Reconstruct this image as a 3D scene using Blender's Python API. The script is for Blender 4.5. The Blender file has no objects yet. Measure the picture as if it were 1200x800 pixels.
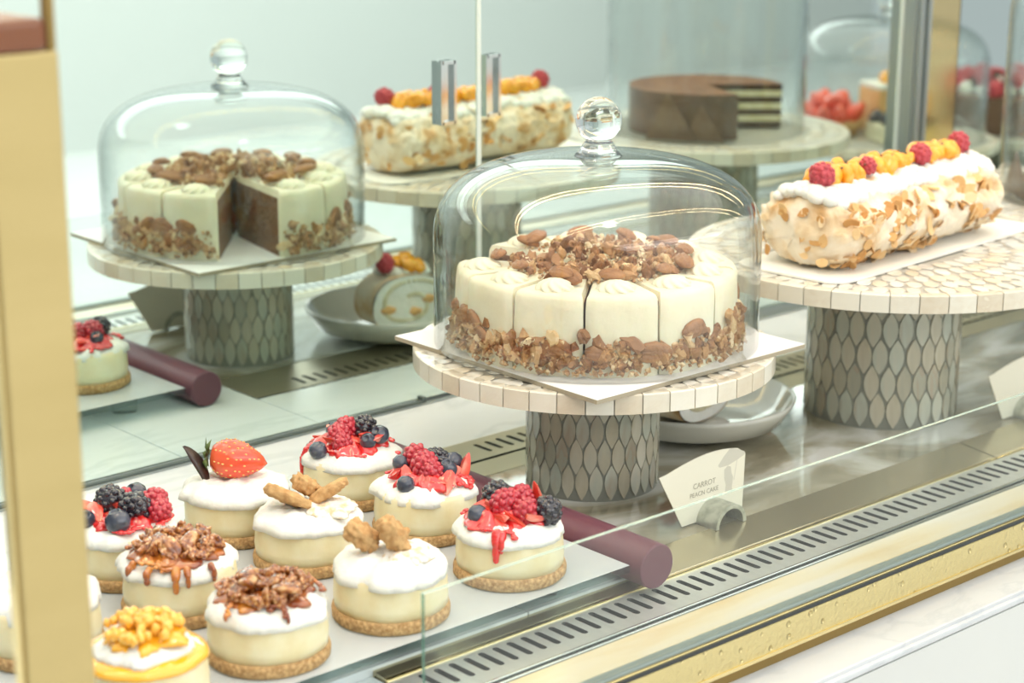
import bpy, bmesh, math, random
from mathutils import Vector, Matrix, noise, Euler
sc = bpy.context.scene
COL = sc.collection
R_ = math.radians
PI = math.pi
TAU = 2*PI

# ------------------------------------------------------------------ camera
cam = bpy.data.cameras.new('camera'); camo = bpy.data.objects.new('camera', cam); COL.objects.link(camo)
cam.sensor_width = 36.0; cam.lens = 2267.9/1200*36
_R = Vector((0.7466, -0.6653, 0.0025)); _U = Vector((0.1747, 0.1997, 0.9642)); _F = Vector((0.6420, 0.7194, -0.2653))
camo.matrix_world = Matrix(((_R.x, _U.x, -_F.x, 0), (_R.y, _U.y, -_F.y, -1.3806), (_R.z, _U.z, -_F.z, 0.55), (0, 0, 0, 1)))
cam.clip_start = 0.02
cam.dof.use_dof = True; cam.dof.focus_distance = 1.47; cam.dof.aperture_fstop = 6.3
sc.camera = camo

# ------------------------------------------------------------------ world, lights, exposure
w = bpy.data.worlds.new('mall_ambient'); sc.world = w; w.use_nodes = True
bg = w.node_tree.nodes['Background']; bg.inputs[0].default_value = (0.93, 0.97, 1.0, 1); bg.inputs[1].default_value = 0.70
def area(name, loc, sx, sy, power, col, rot=(0, 0, 0)):
    l = bpy.data.lights.new(name, 'AREA'); l.shape = 'RECTANGLE'; l.size = sx; l.size_y = sy; l.energy = power; l.color = col
    o = bpy.data.objects.new(name, l); COL.objects.link(o); o.location = loc; o.rotation_euler = rot; return o
area('overhead_fill', (1.4, -1.6, 2.25), 6.0, 5.0, 140, (1.0, 0.985, 0.96))  # added broad soft fill in place of the hall's separate ceiling lights
area('overhead_fill', (3.0, -5.2, 2.25), 9.0, 1.8, 265, (1.0, 0.99, 0.97))  # added fill that brightens the far wall and floor shown in the mirror
area('ceiling_spot_panel', (0.6, -1.1, 2.24), 0.30, 0.30, 6, (1.0, 0.97, 0.93))
sc.view_settings.view_transform = 'Standard'; sc.view_settings.look = 'None'
sc.view_settings.gamma = 1.0; sc.view_settings.use_curve_mapping = False
sc.view_settings.exposure = -0.28
sc.cycles.transparent_max_bounces = 40

# ------------------------------------------------------------------ materials
MATS = {}
def nt(name):
    m = bpy.data.materials.new(name); m.use_nodes = True; n = m.node_tree
    MATS[name] = m
    return m, n, n.nodes['Principled BSDF'], n.nodes['Material Output']
def pset(b, **k):
    for key, v in k.items():
        key = {'color': 'Base Color', 'rough': 'Roughness', 'metal': 'Metallic', 'spec': 'Specular IOR Level', 'trans': 'Transmission Weight',
               'ior': 'IOR', 'sss': 'Subsurface Weight', 'coat': 'Coat Weight', 'coatr': 'Coat Roughness', 'em': 'Emission Color', 'ems': 'Emission Strength', 'sheen': 'Sheen Weight'}[key]
        b.inputs[key].default_value = (v+(1,)) if isinstance(v, tuple) and len(v) == 3 else v
def ramp(n, stops):
    r = n.nodes.new('ShaderNodeValToRGB'); e = r.color_ramp.elements
    while len(e) < len(stops): e.new(0.5)
    for el, (p, c) in zip(e, stops): el.position = p; el.color = c+(1,)
    return r
def coords(n, kind='Object', scale=(1, 1, 1)):
    t = n.nodes.new('ShaderNodeTexCoord'); mp = n.nodes.new('ShaderNodeMapping'); mp.inputs['Scale'].default_value = scale
    n.links.new(t.outputs[kind], mp.inputs[0]); return mp.outputs[0]
def bump(n, b, fac, strength, dist):
    u = n.nodes.new('ShaderNodeBump'); u.inputs['Strength'].default_value = strength; u.inputs['Distance'].default_value = dist
    n.links.new(fac, u.inputs['Height']); n.links.new(u.outputs[0], b.inputs['Normal'])
def plain(name, color, rough=0.5, **k):
    m, n, b, o = nt(name); pset(b, color=color, rough=rough, **k); return m
def noisy(name, stops, scale, rough=0.5, detail=4, bstr=0.0, bdist=0.001, bscale=None, mapscale=(1, 1, 1), kind='Object', dist=0.0, **k):
    m, n, b, o = nt(name); pset(b, rough=rough, **k)
    c = coords(n, kind, mapscale)
    t = n.nodes.new('ShaderNodeTexNoise'); t.inputs['Scale'].default_value = scale; t.inputs['Detail'].default_value = detail; t.inputs['Distortion'].default_value = dist
    n.links.new(c, t.inputs['Vector']); r = ramp(n, stops); n.links.new(t.outputs['Fac'], r.inputs[0]); n.links.new(r.outputs[0], b.inputs['Base Color'])
    if bstr:
        t2 = n.nodes.new('ShaderNodeTexNoise'); t2.inputs['Scale'].default_value = bscale or scale; t2.inputs['Detail'].default_value = 4
        n.links.new(c, t2.inputs['Vector']); bump(n, b, t2.outputs['Fac'], bstr, bdist)
    return m
def randcol(name, stops, rough=0.35, nscale=60, namt=0.35, mapscale=(1, 1, 1), **k):
    """one colour per object (Object Info random) broken up by a little cloudiness"""
    m, n, b, o = nt(name); pset(b, rough=rough, **k)
    oi = n.nodes.new('ShaderNodeObjectInfo'); t = n.nodes.new('ShaderNodeTexNoise'); t.inputs['Scale'].default_value = nscale; t.inputs['Distortion'].default_value = 1.2
    n.links.new(coords(n, 'Object', mapscale), t.inputs['Vector'])
    ma = n.nodes.new('ShaderNodeMath'); ma.operation = 'MULTIPLY_ADD'; ma.inputs[1].default_value = namt; n.links.new(t.outputs['Fac'], ma.inputs[0]); n.links.new(oi.outputs['Random'], ma.inputs[2])
    m2 = n.nodes.new('ShaderNodeMath'); m2.operation = 'FRACT'; n.links.new(ma.outputs[0], m2.inputs[0])
    r = ramp(n, stops); n.links.new(m2.outputs[0], r.inputs[0]); n.links.new(r.outputs[0], b.inputs['Base Color']); return m
def thin_glass(name, tint, edge, refl=1.0, rough=0.0):
    """clear sheet: straight-through light, Fresnel reflection, more glass in the path at grazing angles"""
    m, n, b, o = nt(name); n.nodes.remove(b)
    lw = n.nodes.new('ShaderNodeLayerWeight'); lw.inputs['Blend'].default_value = 0.5
    def mth(op, src, v, v2=None, clamp=False):
        q = n.nodes.new('ShaderNodeMath'); q.operation = op; n.links.new(src, q.inputs[0]); q.inputs[1].default_value = v; q.use_clamp = clamp
        if v2 is not None: q.inputs[2].default_value = v2
        return q.outputs[0]
    mx = n.nodes.new('ShaderNodeMix'); mx.data_type = 'RGBA'; mx.inputs[6].default_value = tint+(1,); mx.inputs[7].default_value = edge+(1,)
    n.links.new(mth('POWER', lw.outputs['Facing'], 4.0), mx.inputs[0])
    tr = n.nodes.new('ShaderNodeBsdfTransparent'); n.links.new(mx.outputs[2], tr.inputs[0])
    gl = n.nodes.new('ShaderNodeBsdfGlossy'); gl.inputs['Roughness'].default_value = rough
    fac = mth('MULTIPLY_ADD', mth('POWER', lw.outputs['Facing'], 5.0), 0.96*refl, 0.04*refl, True)
    ms = n.nodes.new('ShaderNodeMixShader'); n.links.new(fac, ms.inputs[0]); n.links.new(tr.outputs[0], ms.inputs[1]); n.links.new(gl.outputs[0], ms.inputs[2])
    n.links.new(ms.outputs[0], o.inputs[0]); return m

thin_glass('dome_glass', (0.985, 0.992, 0.988), (0.66, 0.73, 0.73), 1.15)
thin_glass('tray_edge_glass', (0.80, 0.88, 0.88), (0.70, 0.82, 0.80), 1.2, 0.1)
thin_glass('pane_glass', (0.965, 0.985, 0.975), (0.75, 0.85, 0.81), 1.0)
plain('knob_glass', (0.97, 0.99, 0.985), 0.0, trans=1.0, ior=1.47)
plain('glass_edge', (0.20, 0.42, 0.34), 0.15, trans=0.5, ior=1.45)
plain('glass_edge_top', (0.55, 0.72, 0.64), 0.15, trans=0.5, ior=1.45)
plain('mirror', (0.735, 0.845, 0.80), 0.015, metal=1.0)
plain('mirror_edge', (0.62, 0.70, 0.66), 0.3)
plain('chrome', (0.72, 0.76, 0.75), 0.12, metal=1.0)
plain('alu', (0.40, 0.45, 0.45), 0.35, metal=0.8)
noisy('brass', [(0.3, (0.50, 0.385, 0.165)), (0.7, (0.56, 0.435, 0.20))], 3, 0.42, metal=0.55, mapscale=(1, 1, 8))
plain('brass_polished', (0.86, 0.70, 0.36), 0.10, metal=1.0)
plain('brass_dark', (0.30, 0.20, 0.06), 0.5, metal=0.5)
plain('copper_brown', (0.20, 0.062, 0.02), 0.35, coat=0.25)
plain('rubber', (0.03, 0.035, 0.035), 0.5)
plain('gasket', (0.22, 0.27, 0.26), 0.3)
plain('seal_grey', (0.10, 0.13, 0.12), 0.4)
plain('slot_dark', (0.05, 0.055, 0.055), 0.6)
plain('maroon', (0.15, 0.052, 0.075), 0.45, spec=0.5)
noisy('steel', [(0.3, (0.62, 0.645, 0.63)), (0.7, (0.70, 0.72, 0.70))], 4, 0.30, metal=0.6, mapscale=(40, 1, 1))
noisy('bronze_plate', [(0.3, (0.50, 0.44, 0.29)), (0.7, (0.60, 0.54, 0.38))], 3, 0.22, metal=0.8, mapscale=(1, 6, 1))
noisy('deck_stone', [(0.38, (0.25, 0.22, 0.145)), (0.48, (0.38, 0.35, 0.255)), (0.55, (0.58, 0.56, 0.48)), (0.62, (0.78, 0.785, 0.76))], 6.5, 0.07, detail=5, dist=1.0, mapscale=(1, 1.5, 1), coat=0.6)
noisy('bronze_grille', [(0.3, (0.42, 0.38, 0.27)), (0.7, (0.48, 0.44, 0.32))], 3, 0.34, metal=0.8, mapscale=(1, 6, 1))
noisy('brass_sheet', [(0.35, (0.80, 0.64, 0.38)), (0.5, (0.86, 0.78, 0.58)), (0.65, (0.86, 0.83, 0.74))], 5, 0.22, metal=0.25, mapscale=(1, 5, 1))
noisy('white_tray', [(0.3, (0.78, 0.825, 0.845)), (0.7, (0.81, 0.85, 0.87))], 5, 0.16, spec=0.5)
_m = MATS['white_tray']; _n = _m.node_tree; _b = _n.nodes['Principled BSDF']; _o = _n.nodes['Material Output']
_t = _n.nodes.new('ShaderNodeBsdfTransparent'); _t.inputs[0].default_value = (0.93, 0.98, 0.98, 1); _x = _n.nodes.new('ShaderNodeMixShader'); _x.inputs[0].default_value = 0.32
_n.links.new(_b.outputs[0], _x.inputs[1]); _n.links.new(_t.outputs[0], _x.inputs[2]); _n.links.new(_x.outputs[0], _o.inputs[0])
plain('tray_edge', (0.66, 0.80, 0.80), 0.12, trans=0.25, ior=1.45)
noisy('white_lacquer', [(0.3, (0.60, 0.61, 0.59)), (0.7, (0.64, 0.65, 0.63))], 3, 0.35)
noisy('floor_stone', [(0.3, (0.70, 0.72, 0.70)), (0.7, (0.78, 0.795, 0.77))], 0.7, 0.25, mapscale=(1, 3, 1))
plain('wall_paint', (0.78, 0.80, 0.78), 0.8)
plain('ceiling_paint', (0.75, 0.76, 0.75), 0.9)
# white marble, grey veins
def marble(name, base, vein, rough, vs=2.2):
    m, n, b, o = nt(name); pset(b, rough=rough)
    c = coords(n, 'Object', (1, 2.2, 1)); t = n.nodes.new('ShaderNodeTexNoise'); t.inputs['Scale'].default_value = vs; t.inputs['Detail'].default_value = 6; t.inputs['Distortion'].default_value = 1.6
    n.links.new(c, t.inputs['Vector'])
    r = ramp(n, [(0.30, base), (0.47, tuple((x+y)/2*1.03 for x, y in zip(base, base))), (0.505, vein), (0.54, base), (0.8, tuple(x*0.95 for x in base))]); n.links.new(t.outputs['Fac'], r.inputs[0])
    n.links.new(r.outputs[0], b.inputs['Base Color']); return m
marble('marble', (0.74, 0.785, 0.80), (0.66, 0.71, 0.725), 0.22)
marble('counter_marble', (0.59, 0.61, 0.63), (0.53, 0.555, 0.58), 0.3, 5)
# brass channel with pitted adhesive
m, n, b, o = nt('brass_channel'); pset(b, color=(0.66, 0.55, 0.27), rough=0.34, metal=0.65)
v = n.nodes.new('ShaderNodeTexVoronoi'); v.inputs['Scale'].default_value = 85; n.links.new(coords(n, 'Object', (1, 1, 1)), v.inputs['Vector'])
t = n.nodes.new('ShaderNodeTexNoise'); t.inputs['Scale'].default_value = 260; n.links.new(coords(n), t.inputs['Vector'])
rr = ramp(n, [(0.10, (0.0, 0.0, 0.0)), (0.22, (1, 1, 1))]); n.links.new(v.outputs['Distance'], rr.inputs[0])
mm = n.nodes.new('ShaderNodeMath'); mm.operation = 'MULTIPLY_ADD'; mm.inputs[1].default_value = 0.5; n.links.new(t.outputs['Fac'], mm.inputs[0]); n.links.new(rr.outputs[0], mm.inputs[2]); bump(n, b, mm.outputs[0], 0.9, 0.0022)
# stands
randcol('petal_pearl', [(0.0, (0.38, 0.38, 0.31)), (0.25, (0.46, 0.42, 0.32)), (0.5, (0.54, 0.51, 0.41)), (0.75, (0.46, 0.49, 0.42)), (1.0, (0.40, 0.34, 0.26))], 0.25, 90, 0.45, (1, 1, 0.3), coat=0.5)
randcol('rim_pearl', [(0.0, (0.70, 0.64, 0.52)), (0.35, (0.80, 0.77, 0.68)), (0.7, (0.76, 0.73, 0.63)), (1.0, (0.62, 0.53, 0.40))], 0.3, 70, 0.25, (1, 1, 2), coat=0.4)
randcol('top_pearl', [(0.0, (0.80, 0.76, 0.66)), (0.3, (0.76, 0.66, 0.50)), (0.5, (0.83, 0.82, 0.77)), (0.8, (0.70, 0.66, 0.58)), (1.0, (0.80, 0.79, 0.74))], 0.25, 60, 0.3, coat=0.5)
plain('grout', (0.25, 0.26, 0.225), 0.5)
plain('grout_light', (0.42, 0.40, 0.35), 0.6)
# food
noisy('cream_frosting', [(0.3, (0.84, 0.77, 0.56)), (0.7, (0.88, 0.83, 0.66))], 30, 0.45, bstr=0.6, bdist=0.004, bscale=38, sss=0.12)
plain('rosette_cream', (0.88, 0.82, 0.64), 0.45, sss=0.12)
noisy('carrot_crumb', [(0.35, (0.14, 0.062, 0.028)), (0.65, (0.25, 0.125, 0.06))], 260, 0.9, bstr=0.9, bdist=0.002)
randcol('nut', [(0.0, (0.24, 0.10, 0.038)), (0.40, (0.40, 0.195, 0.075)), (0.70, (0.52, 0.29, 0.125)), (0.88, (0.70, 0.50, 0.27)), (1.0, (0.82, 0.70, 0.48))], 0.45, 1.1, 0.30)
noisy('nut_crumb', [(0.36, (0.24, 0.11, 0.04)), (0.47, (0.42, 0.22, 0.09)), (0.57, (0.60, 0.39, 0.19)), (0.66, (0.80, 0.66, 0.44))], 160, 0.5, detail=3)
noisy('nut_rubble', [(0.36, (0.22, 0.09, 0.033)), (0.48, (0.40, 0.19, 0.075)), (0.58, (0.55, 0.33, 0.15)), (0.68, (0.76, 0.60, 0.38))], 90, 0.5, detail=3)
noisy('pecan', [(0.35, (0.25, 0.10, 0.035)), (0.65, (0.44, 0.21, 0.08))], 90, 0.38, bstr=0.4, bdist=0.0008, bscale=250, mapscale=(0.3, 1, 1))
plain('board_white', (0.86, 0.87, 0.88), 0.45)
plain('board_edge', (0.38, 0.33, 0.24), 0.7)
plain('paper', (0.86, 0.85, 0.80), 0.6)
noisy('whip', [(0.3, (0.85, 0.84, 0.79)), (0.7, (0.89, 0.88, 0.84))], 60, 0.5, bstr=0.5, bdist=0.003, bscale=140, sss=0.1)
noisy('whip_dusted', [(0.45, (0.88, 0.86, 0.80)), (0.62, (0.74, 0.56, 0.34))], 150, 0.6, bstr=0.25, bdist=0.0015, bscale=140, mapscale=(1, 1, 1))
noisy('cheese', [(0.32, (0.76, 0.64, 0.36)), (0.5, (0.82, 0.73, 0.47)), (0.68, (0.86, 0.80, 0.58))], 38, 0.38, bstr=0.4, bdist=0.0015, bscale=70, sss=0.1)
noisy('crust', [(0.35, (0.36, 0.20, 0.075)), (0.65, (0.66, 0.44, 0.21))], 330, 0.85, bstr=1.0, bdist=0.0016, bscale=380)
plain('raspberry', (0.50, 0.025, 0.045), 0.22, sss=0.1, coat=0.6)
plain('raspberry_matt', (0.46, 0.055, 0.075), 0.45)
plain('blackberry', (0.022, 0.020, 0.030), 0.15, coat=0.7)
noisy('blueberry', [(0.35, (0.028, 0.035, 0.06)), (0.7, (0.075, 0.09, 0.125))], 60, 0.22, coat=0.5)
noisy('straw_cut', [(0.38, (0.72, 0.035, 0.025)), (0.56, (0.82, 0.13, 0.08)), (0.70, (0.88, 0.42, 0.32))], 70, 0.2, coat=0.6, mapscale=(1, 1, 0.4))
noisy('straw_skin', [(0.3, (0.72, 0.05, 0.025)), (0.7, (0.84, 0.14, 0.05))], 25, 0.22, coat=0.5)
plain('straw_seed', (0.85, 0.55, 0.18), 0.4)
plain('leaf_green', (0.09, 0.14, 0.035), 0.6)
plain('red_sauce', (0.70, 0.02, 0.02), 0.08, coat=1.0, spec=0.6)
noisy('caramel', [(0.35, (0.20, 0.035, 0.012)), (0.55, (0.45, 0.13, 0.015)), (0.7, (0.68, 0.27, 0.03))], 55, 0.07, coat=1.0)
noisy('glazed_pecan', [(0.34, (0.10, 0.020, 0.008)), (0.46, (0.29, 0.080, 0.015)), (0.56, (0.46, 0.18, 0.035)), (0.66, (0.68, 0.42, 0.18))], 1.7, 0.05, coat=1.0)
noisy('glazed_half', [(0.34, (0.10, 0.020, 0.008)), (0.46, (0.29, 0.080, 0.015)), (0.56, (0.46, 0.18, 0.035)), (0.66, (0.68, 0.42, 0.18))], 120, 0.05, coat=1.0)
noisy('biscuit', [(0.35, (0.50, 0.28, 0.11)), (0.65, (0.66, 0.43, 0.20))], 160, 0.85, bstr=0.8, bdist=0.0014, bscale=260)
plain('dark_chocolate', (0.055, 0.035, 0.03), 0.3)
noisy('mango', [(0.3, (0.84, 0.30, 0.012)), (0.7, (0.92, 0.46, 0.035))], 1.5, 0.25, sss=0.1, coat=0.4)
noisy('mango_dice', [(0.3, (0.92, 0.42, 0.025)), (0.7, (0.95, 0.60, 0.12))], 1.5, 0.12, coat=0.6)
plain('mango_glaze', (0.93, 0.47, 0.02), 0.08, coat=1.0)
plain('passion_seed', (0.10, 0.09, 0.04), 0.2)
noisy('meringue', [(0.33, (0.60, 0.36, 0.16)), (0.43, (0.77, 0.61, 0.40)), (0.56, (0.84, 0.76, 0.62))], 26, 0.75, detail=6, bstr=0.8, bdist=0.003, bscale=70, dist=0.6)
randcol('almond', [(0.0, (0.50, 0.24, 0.07)), (0.4, (0.66, 0.38, 0.14)), (0.75, (0.78, 0.54, 0.27)), (1.0, (0.84, 0.68, 0.45))], 0.55, 120, 0.25)
noisy('sponge', [(0.4, (0.62, 0.58, 0.38)), (0.6, (0.74, 0.70, 0.52))], 120, 0.8, bstr=0.4, bdist=0.001)
plain('ceramic', (0.60, 0.60, 0.545), 0.12, coat=0.5)
noisy('cocoa', [(0.3, (0.15, 0.062, 0.03)), (0.7, (0.24, 0.11, 0.055))], 40, 0.8)
noisy('choc_side', [(0.3, (0.12, 0.068, 0.045)), (0.7, (0.19, 0.11, 0.075))], 40, 0.4)
plain('choc_layer', (0.06, 0.03, 0.02), 0.8)
noisy('choc_shard', [(0.3, (0.16, 0.095, 0.062)), (0.7, (0.26, 0.165, 0.11))], 30, 0.35)
noisy('orange_cake', [(0.3, (0.72, 0.40, 0.15)), (0.7, (0.80, 0.50, 0.22))], 30, 0.5)
plain('card', (0.80, 0.77, 0.65), 0.7)
plain('card_ink', (0.38, 0.355, 0.28), 0.7)
plain('card_print', (0.60, 0.58, 0.50), 0.7)
noisy('holder_metal', [(0.38, (0.36, 0.37, 0.32)), (0.62, (0.56, 0.57, 0.50))], 110, 0.35, metal=0.7)
plain('dark_bowl', (0.06, 0.065, 0.065), 0.3)
m, n, b, o = nt('led'); pset(b, color=(1, 0.8, 0.5), em=(1.0, 0.74, 0.42), ems=85.0)
m, n, b, o = nt('panel_glow'); pset(b, color=(1, 1, 1), em=(1.0, 0.98, 0.95), ems=6.0)
M = MATS

# ------------------------------------------------------------------ mesh helpers
class MB:
    def __init__(s): s.v = []; s.f = []; s.m = []
    def add(s, vs, fs, mi=0):
        k = len(s.v); s.v += [tuple(v) for v in vs]; s.f += [tuple(i+k for i in f) for f in fs]; s.m += [mi]*len(fs)
        return s
    def box(s, x0, x1, y0, y1, z0, z1, mi=0, T=None):
        vs = [Vector(p) for p in ((x0, y0, z0), (x1, y0, z0), (x1, y1, z0), (x0, y1, z0), (x0, y0, z1), (x1, y0, z1), (x1, y1, z1), (x0, y1, z1))]
        if T: vs = [T @ v for v in vs]
        return s.add(vs, [(3, 2, 1, 0), (4, 5, 6, 7), (0, 1, 5, 4), (1, 2, 6, 5), (2, 3, 7, 6), (3, 0, 4, 7)], mi)
    def lathe(s, prof, n=48, mi=0, c=(0, 0), mis=None):
        """prof: (r,z) from bottom/inside; r==0 makes a pole"""
        rows = []; vs = []; fs = []; ms = []
        for (r, z) in prof:
            if r <= 1e-9: rows.append([len(vs)]); vs.append((c[0], c[1], z))
            else:
                rows.append(list(range(len(vs), len(vs)+n)))
                vs += [(c[0]+r*math.cos(TAU*i/n), c[1]+r*math.sin(TAU*i/n), z) for i in range(n)]
        for k in range(len(rows)-1):
            a, b = rows[k], rows[k+1]
            for i in range(n):
                j = (i+1) % n
                if len(a) == 1 and len(b) == 1: continue
                if len(a) == 1: f = (a[0], b[j], b[i])
                elif len(b) == 1: f = (a[i], a[j], b[0])
                else: f = (a[i], a[j], b[j], b[i])
                fs.append(f); ms.append(mis[k] if mis else mi)
        k0 = len(s.v); s.v += vs; s.f += [tuple(i+k0 for i in f) for f in fs]; s.m += ms
        return s
    def ball(s, c, r, nu=8, nv=6, mi=0, sq=(1, 1, 1), T=None):
        vs = [(0, 0, -1)]; fs = []
        for j in range(1, nv):
            a = -PI/2+PI*j/nv
            vs += [(math.cos(a)*math.cos(TAU*i/nu), math.cos(a)*math.sin(TAU*i/nu), math.sin(a)) for i in range(nu)]
        vs.append((0, 0, 1)); top = len(vs)-1
        for i in range(nu):
            k = (i+1) % nu
            fs.append((0, 1+k, 1+i)); fs.append((top, top-nu+i, top-nu+k))
            for j in range(nv-2):
                p = 1+j*nu; fs.append((p+i, p+k, p+nu+k, p+nu+i))
        out = []
        for v in vs:
            q = Vector((v[0]*r*sq[0], v[1]*r*sq[1], v[2]*r*sq[2]))
            if T: q = T @ q
            out.append(q+Vector(c))
        return s.add(out, fs, mi)
    def mesh(s, name, mats, smooth=True):
        me = bpy.data.meshes.new(name); me.from_pydata(s.v, [], s.f)
        for mm in (mats if isinstance(mats, (list, tuple)) else [mats]): me.materials.append(M[mm])
        if any(s.m): me.polygons.foreach_set('material_index', s.m)
        if smooth: me.polygons.foreach_set('use_smooth', [True]*len(me.polygons))
        me.update(); return me
def link(name, me, parent=None, loc=(0, 0, 0), rot=(0, 0, 0), scale=(1, 1, 1), kind=None):
    o = bpy.data.objects.new(name, me); COL.objects.link(o); o.location = loc; o.rotation_euler = rot
    o.scale = (scale,)*3 if isinstance(scale, (int, float)) else scale
    if parent: o.parent = parent
    if kind: o['kind'] = kind
    return o
def sharp(o, ang=35):
    me = o.data if hasattr(o, 'data') else o
    bm = bmesh.new(); bm.from_mesh(me)
    for e in bm.edges: e.smooth = not (len(e.link_faces) != 2 or e.calc_face_angle(0) > R_(ang))
    bm.to_mesh(me); bm.free(); return o
def thing(name, label, cat, loc=(0, 0, 0), rz=0, group=None):
    o = bpy.data.objects.new(name, None); COL.objects.link(o); o.empty_display_size = 0.02
    o.location = loc; o.rotation_euler = (0, 0, rz); o['label'] = label; o['category'] = cat
    if group: o['group'] = group
    return o
def tag(o, label, cat, group=None):
    o['label'] = label; o['category'] = cat
    if group: o['group'] = group
    return o
def bevbox(name, x0, x1, y0, y1, z0, z1, mat, bev=0.001, seg=2):
    bm = bmesh.new(); bmesh.ops.create_cube(bm, size=1)
    for v in bm.verts: v.co = Vector(((x0+x1)/2+v.co.x*(x1-x0), (y0+y1)/2+v.co.y*(y1-y0), (z0+z1)/2+v.co.z*(z1-z0)))
    if bev: bmesh.ops.bevel(bm, geom=list(bm.edges), offset=bev, segments=seg, affect='EDGES', profile=0.6)
    me = bpy.data.meshes.new(name); bm.to_mesh(me); bm.free(); me.materials.append(M[mat])
    return me
def nz(p, s=1.0, seed=0.0): return noise.noise(Vector((p[0]*s+seed*7.13, p[1]*s-seed*3.7, p[2]*s+seed*1.9)))
def lump(name, mat, seed, sub=2, amp=0.35, sq=(1, 1, 1), freq=1.3, smooth=False):
    bm = bmesh.new(); bmesh.ops.create_icosphere(bm, subdivisions=sub, radius=1.0)
    for v in bm.verts:
        k = 1+amp*nz(v.co, freq, seed)*1.6
        v.co = Vector((v.co.x*k*sq[0], v.co.y*k*sq[1], v.co.z*k*sq[2]))
    me = bpy.data.meshes.new(name); bm.to_mesh(me); bm.free(); me.materials.append(M[mat])
    if smooth: me.polygons.foreach_set('use_smooth', [True]*len(me.polygons))
    return me

# ------------------------------------------------------------------ room shell
def struct(name, me): o = link(name, me); o['kind'] = 'structure'; return o
struct('floor', MB().box(-6, 10, -9, 4, -1.0, -0.95).mesh('floor', 'floor_stone', False))
ce = struct('ceiling', MB().box(-6, 10, -9, 4, 2.3, 2.36).mesh('ceiling', 'ceiling_paint', False))
struct('wall_front', MB().box(-6, 10, -6.5, -6.35, -0.95, 2.3).mesh('wall_front', 'wall_paint', False))
struct('wall_back', MB().box(-6, 10, 2.4, 2.5, -0.95, 2.3).mesh('wall_back', 'wall_paint', False))

# ------------------------------------------------------------------ display case
CX = (1.4, -0.28, -0.95)
case = thing('display_case', 'long patisserie display counter with white marble deck, brass trim and vent grilles', 'display case', CX)
def cpart(name, me, kind=None): return link(name, me, case, (-CX[0], -CX[1], -CX[2]), kind=kind)
X0, X1 = 0.20, 3.20
XP = 1.007                                   # marble | metal joint
# deck marble: left bay slab full depth, right bay a strip along the mirror
cpart('marble_slab', bevbox('marble_slab', X0, 0.8575, -0.4375, 0.03, -0.03, 0.0, 'marble', 0.0006))
cpart('marble_slab', bevbox('marble_slab', 0.8585, XP-0.0008, -0.4375, 0.03, -0.03, 0.0, 'marble', 0.0006))
cpart('marble_slab', bevbox('marble_slab', XP+0.0002, X1, -0.116, 0.03, -0.03, 0.0, 'marble', 0.0006))
cpart('deck_plate', bevbox('deck_plate', XP+0.0005, X1, -0.4115, -0.1985, -0.02, 0.0, 'deck_stone', 0.0008))
cpart('deck_strip', bevbox('deck_strip', XP+0.0005, X1, -0.197, -0.1645, -0.02, -0.0005, 'bronze_grille', 0.0012))
def grille(name, xa, xb, ya, yb, sy0, sy1, xs, pitch, sw, mat, z=0.0):
    """pressed plate with real stadium slots cut through, dark trough under"""
    b = MB(); r = sw/2; n = 5; zc = z-0.006; ns = int((xb-xs)/pitch); xe = xs+ns*pitch
    def quad(x0, x1, y0, y1): b.add([(x0, y0, z), (x1, y0, z), (x1, y1, z), (x0, y1, z)], [(0, 1, 2, 3)], 0)
    if xs > xa: quad(xa, xs, ya, yb)
    quad(xe, xb, ya, yb)
    quad(xs, xe, ya, sy0-0.002); quad(xs, xe, sy1+0.002, yb)
    for k in range(ns):
        x0 = xs+k*pitch; x1 = x0+pitch; xm = (x0+x1)/2; y0 = sy0-0.002; y1 = sy1+0.002
        inner = [(xm+r*math.cos(PI*i/n), sy1-r+r*math.sin(PI*i/n)) for i in range(n+1)]+[(xm-r*math.cos(PI*i/n), sy0+r-r*math.sin(PI*i/n)) for i in range(n+1)]
        top = [(x1+(x0-x1)*i/n, y1) for i in range(n+1)]; bot = [(x0+(x1-x0)*i/n, y0) for i in range(n+1)]
        outer = top+bot; N = len(inner)
        vs = [(p[0], p[1], z) for p in outer]+[(p[0], p[1], z) for p in inner]+[(p[0], p[1], zc) for p in inner]
        fs = [(i, (i+1) % N, N+(i+1) % N, N+i) for i in range(N)]
        b.add(vs, fs, 0); b.add([vs[N+i] for i in range(N)]+[vs[2*N+i] for i in range(N)], [(i, (i+1) % N, N+(i+1) % N, N+i) for i in range(N)], 1)
    b.box(xa, xb, ya, yb, z-0.03, zc, 1)
    b.add([(xa, ya, zc), (xa, yb, zc), (xa, yb, z), (xa, ya, z)], [(3, 2, 1, 0)], 0)
    return b.mesh(name, [mat, 'slot_dark'], False)
cpart('rear_vent_grille', grille('rear_vent_grille', XP+0.0005, X1, -0.1635, -0.117, -0.152, -0.128, 1.066, 0.0130, 0.0046, 'bronze_grille', 0.0005))
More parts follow.
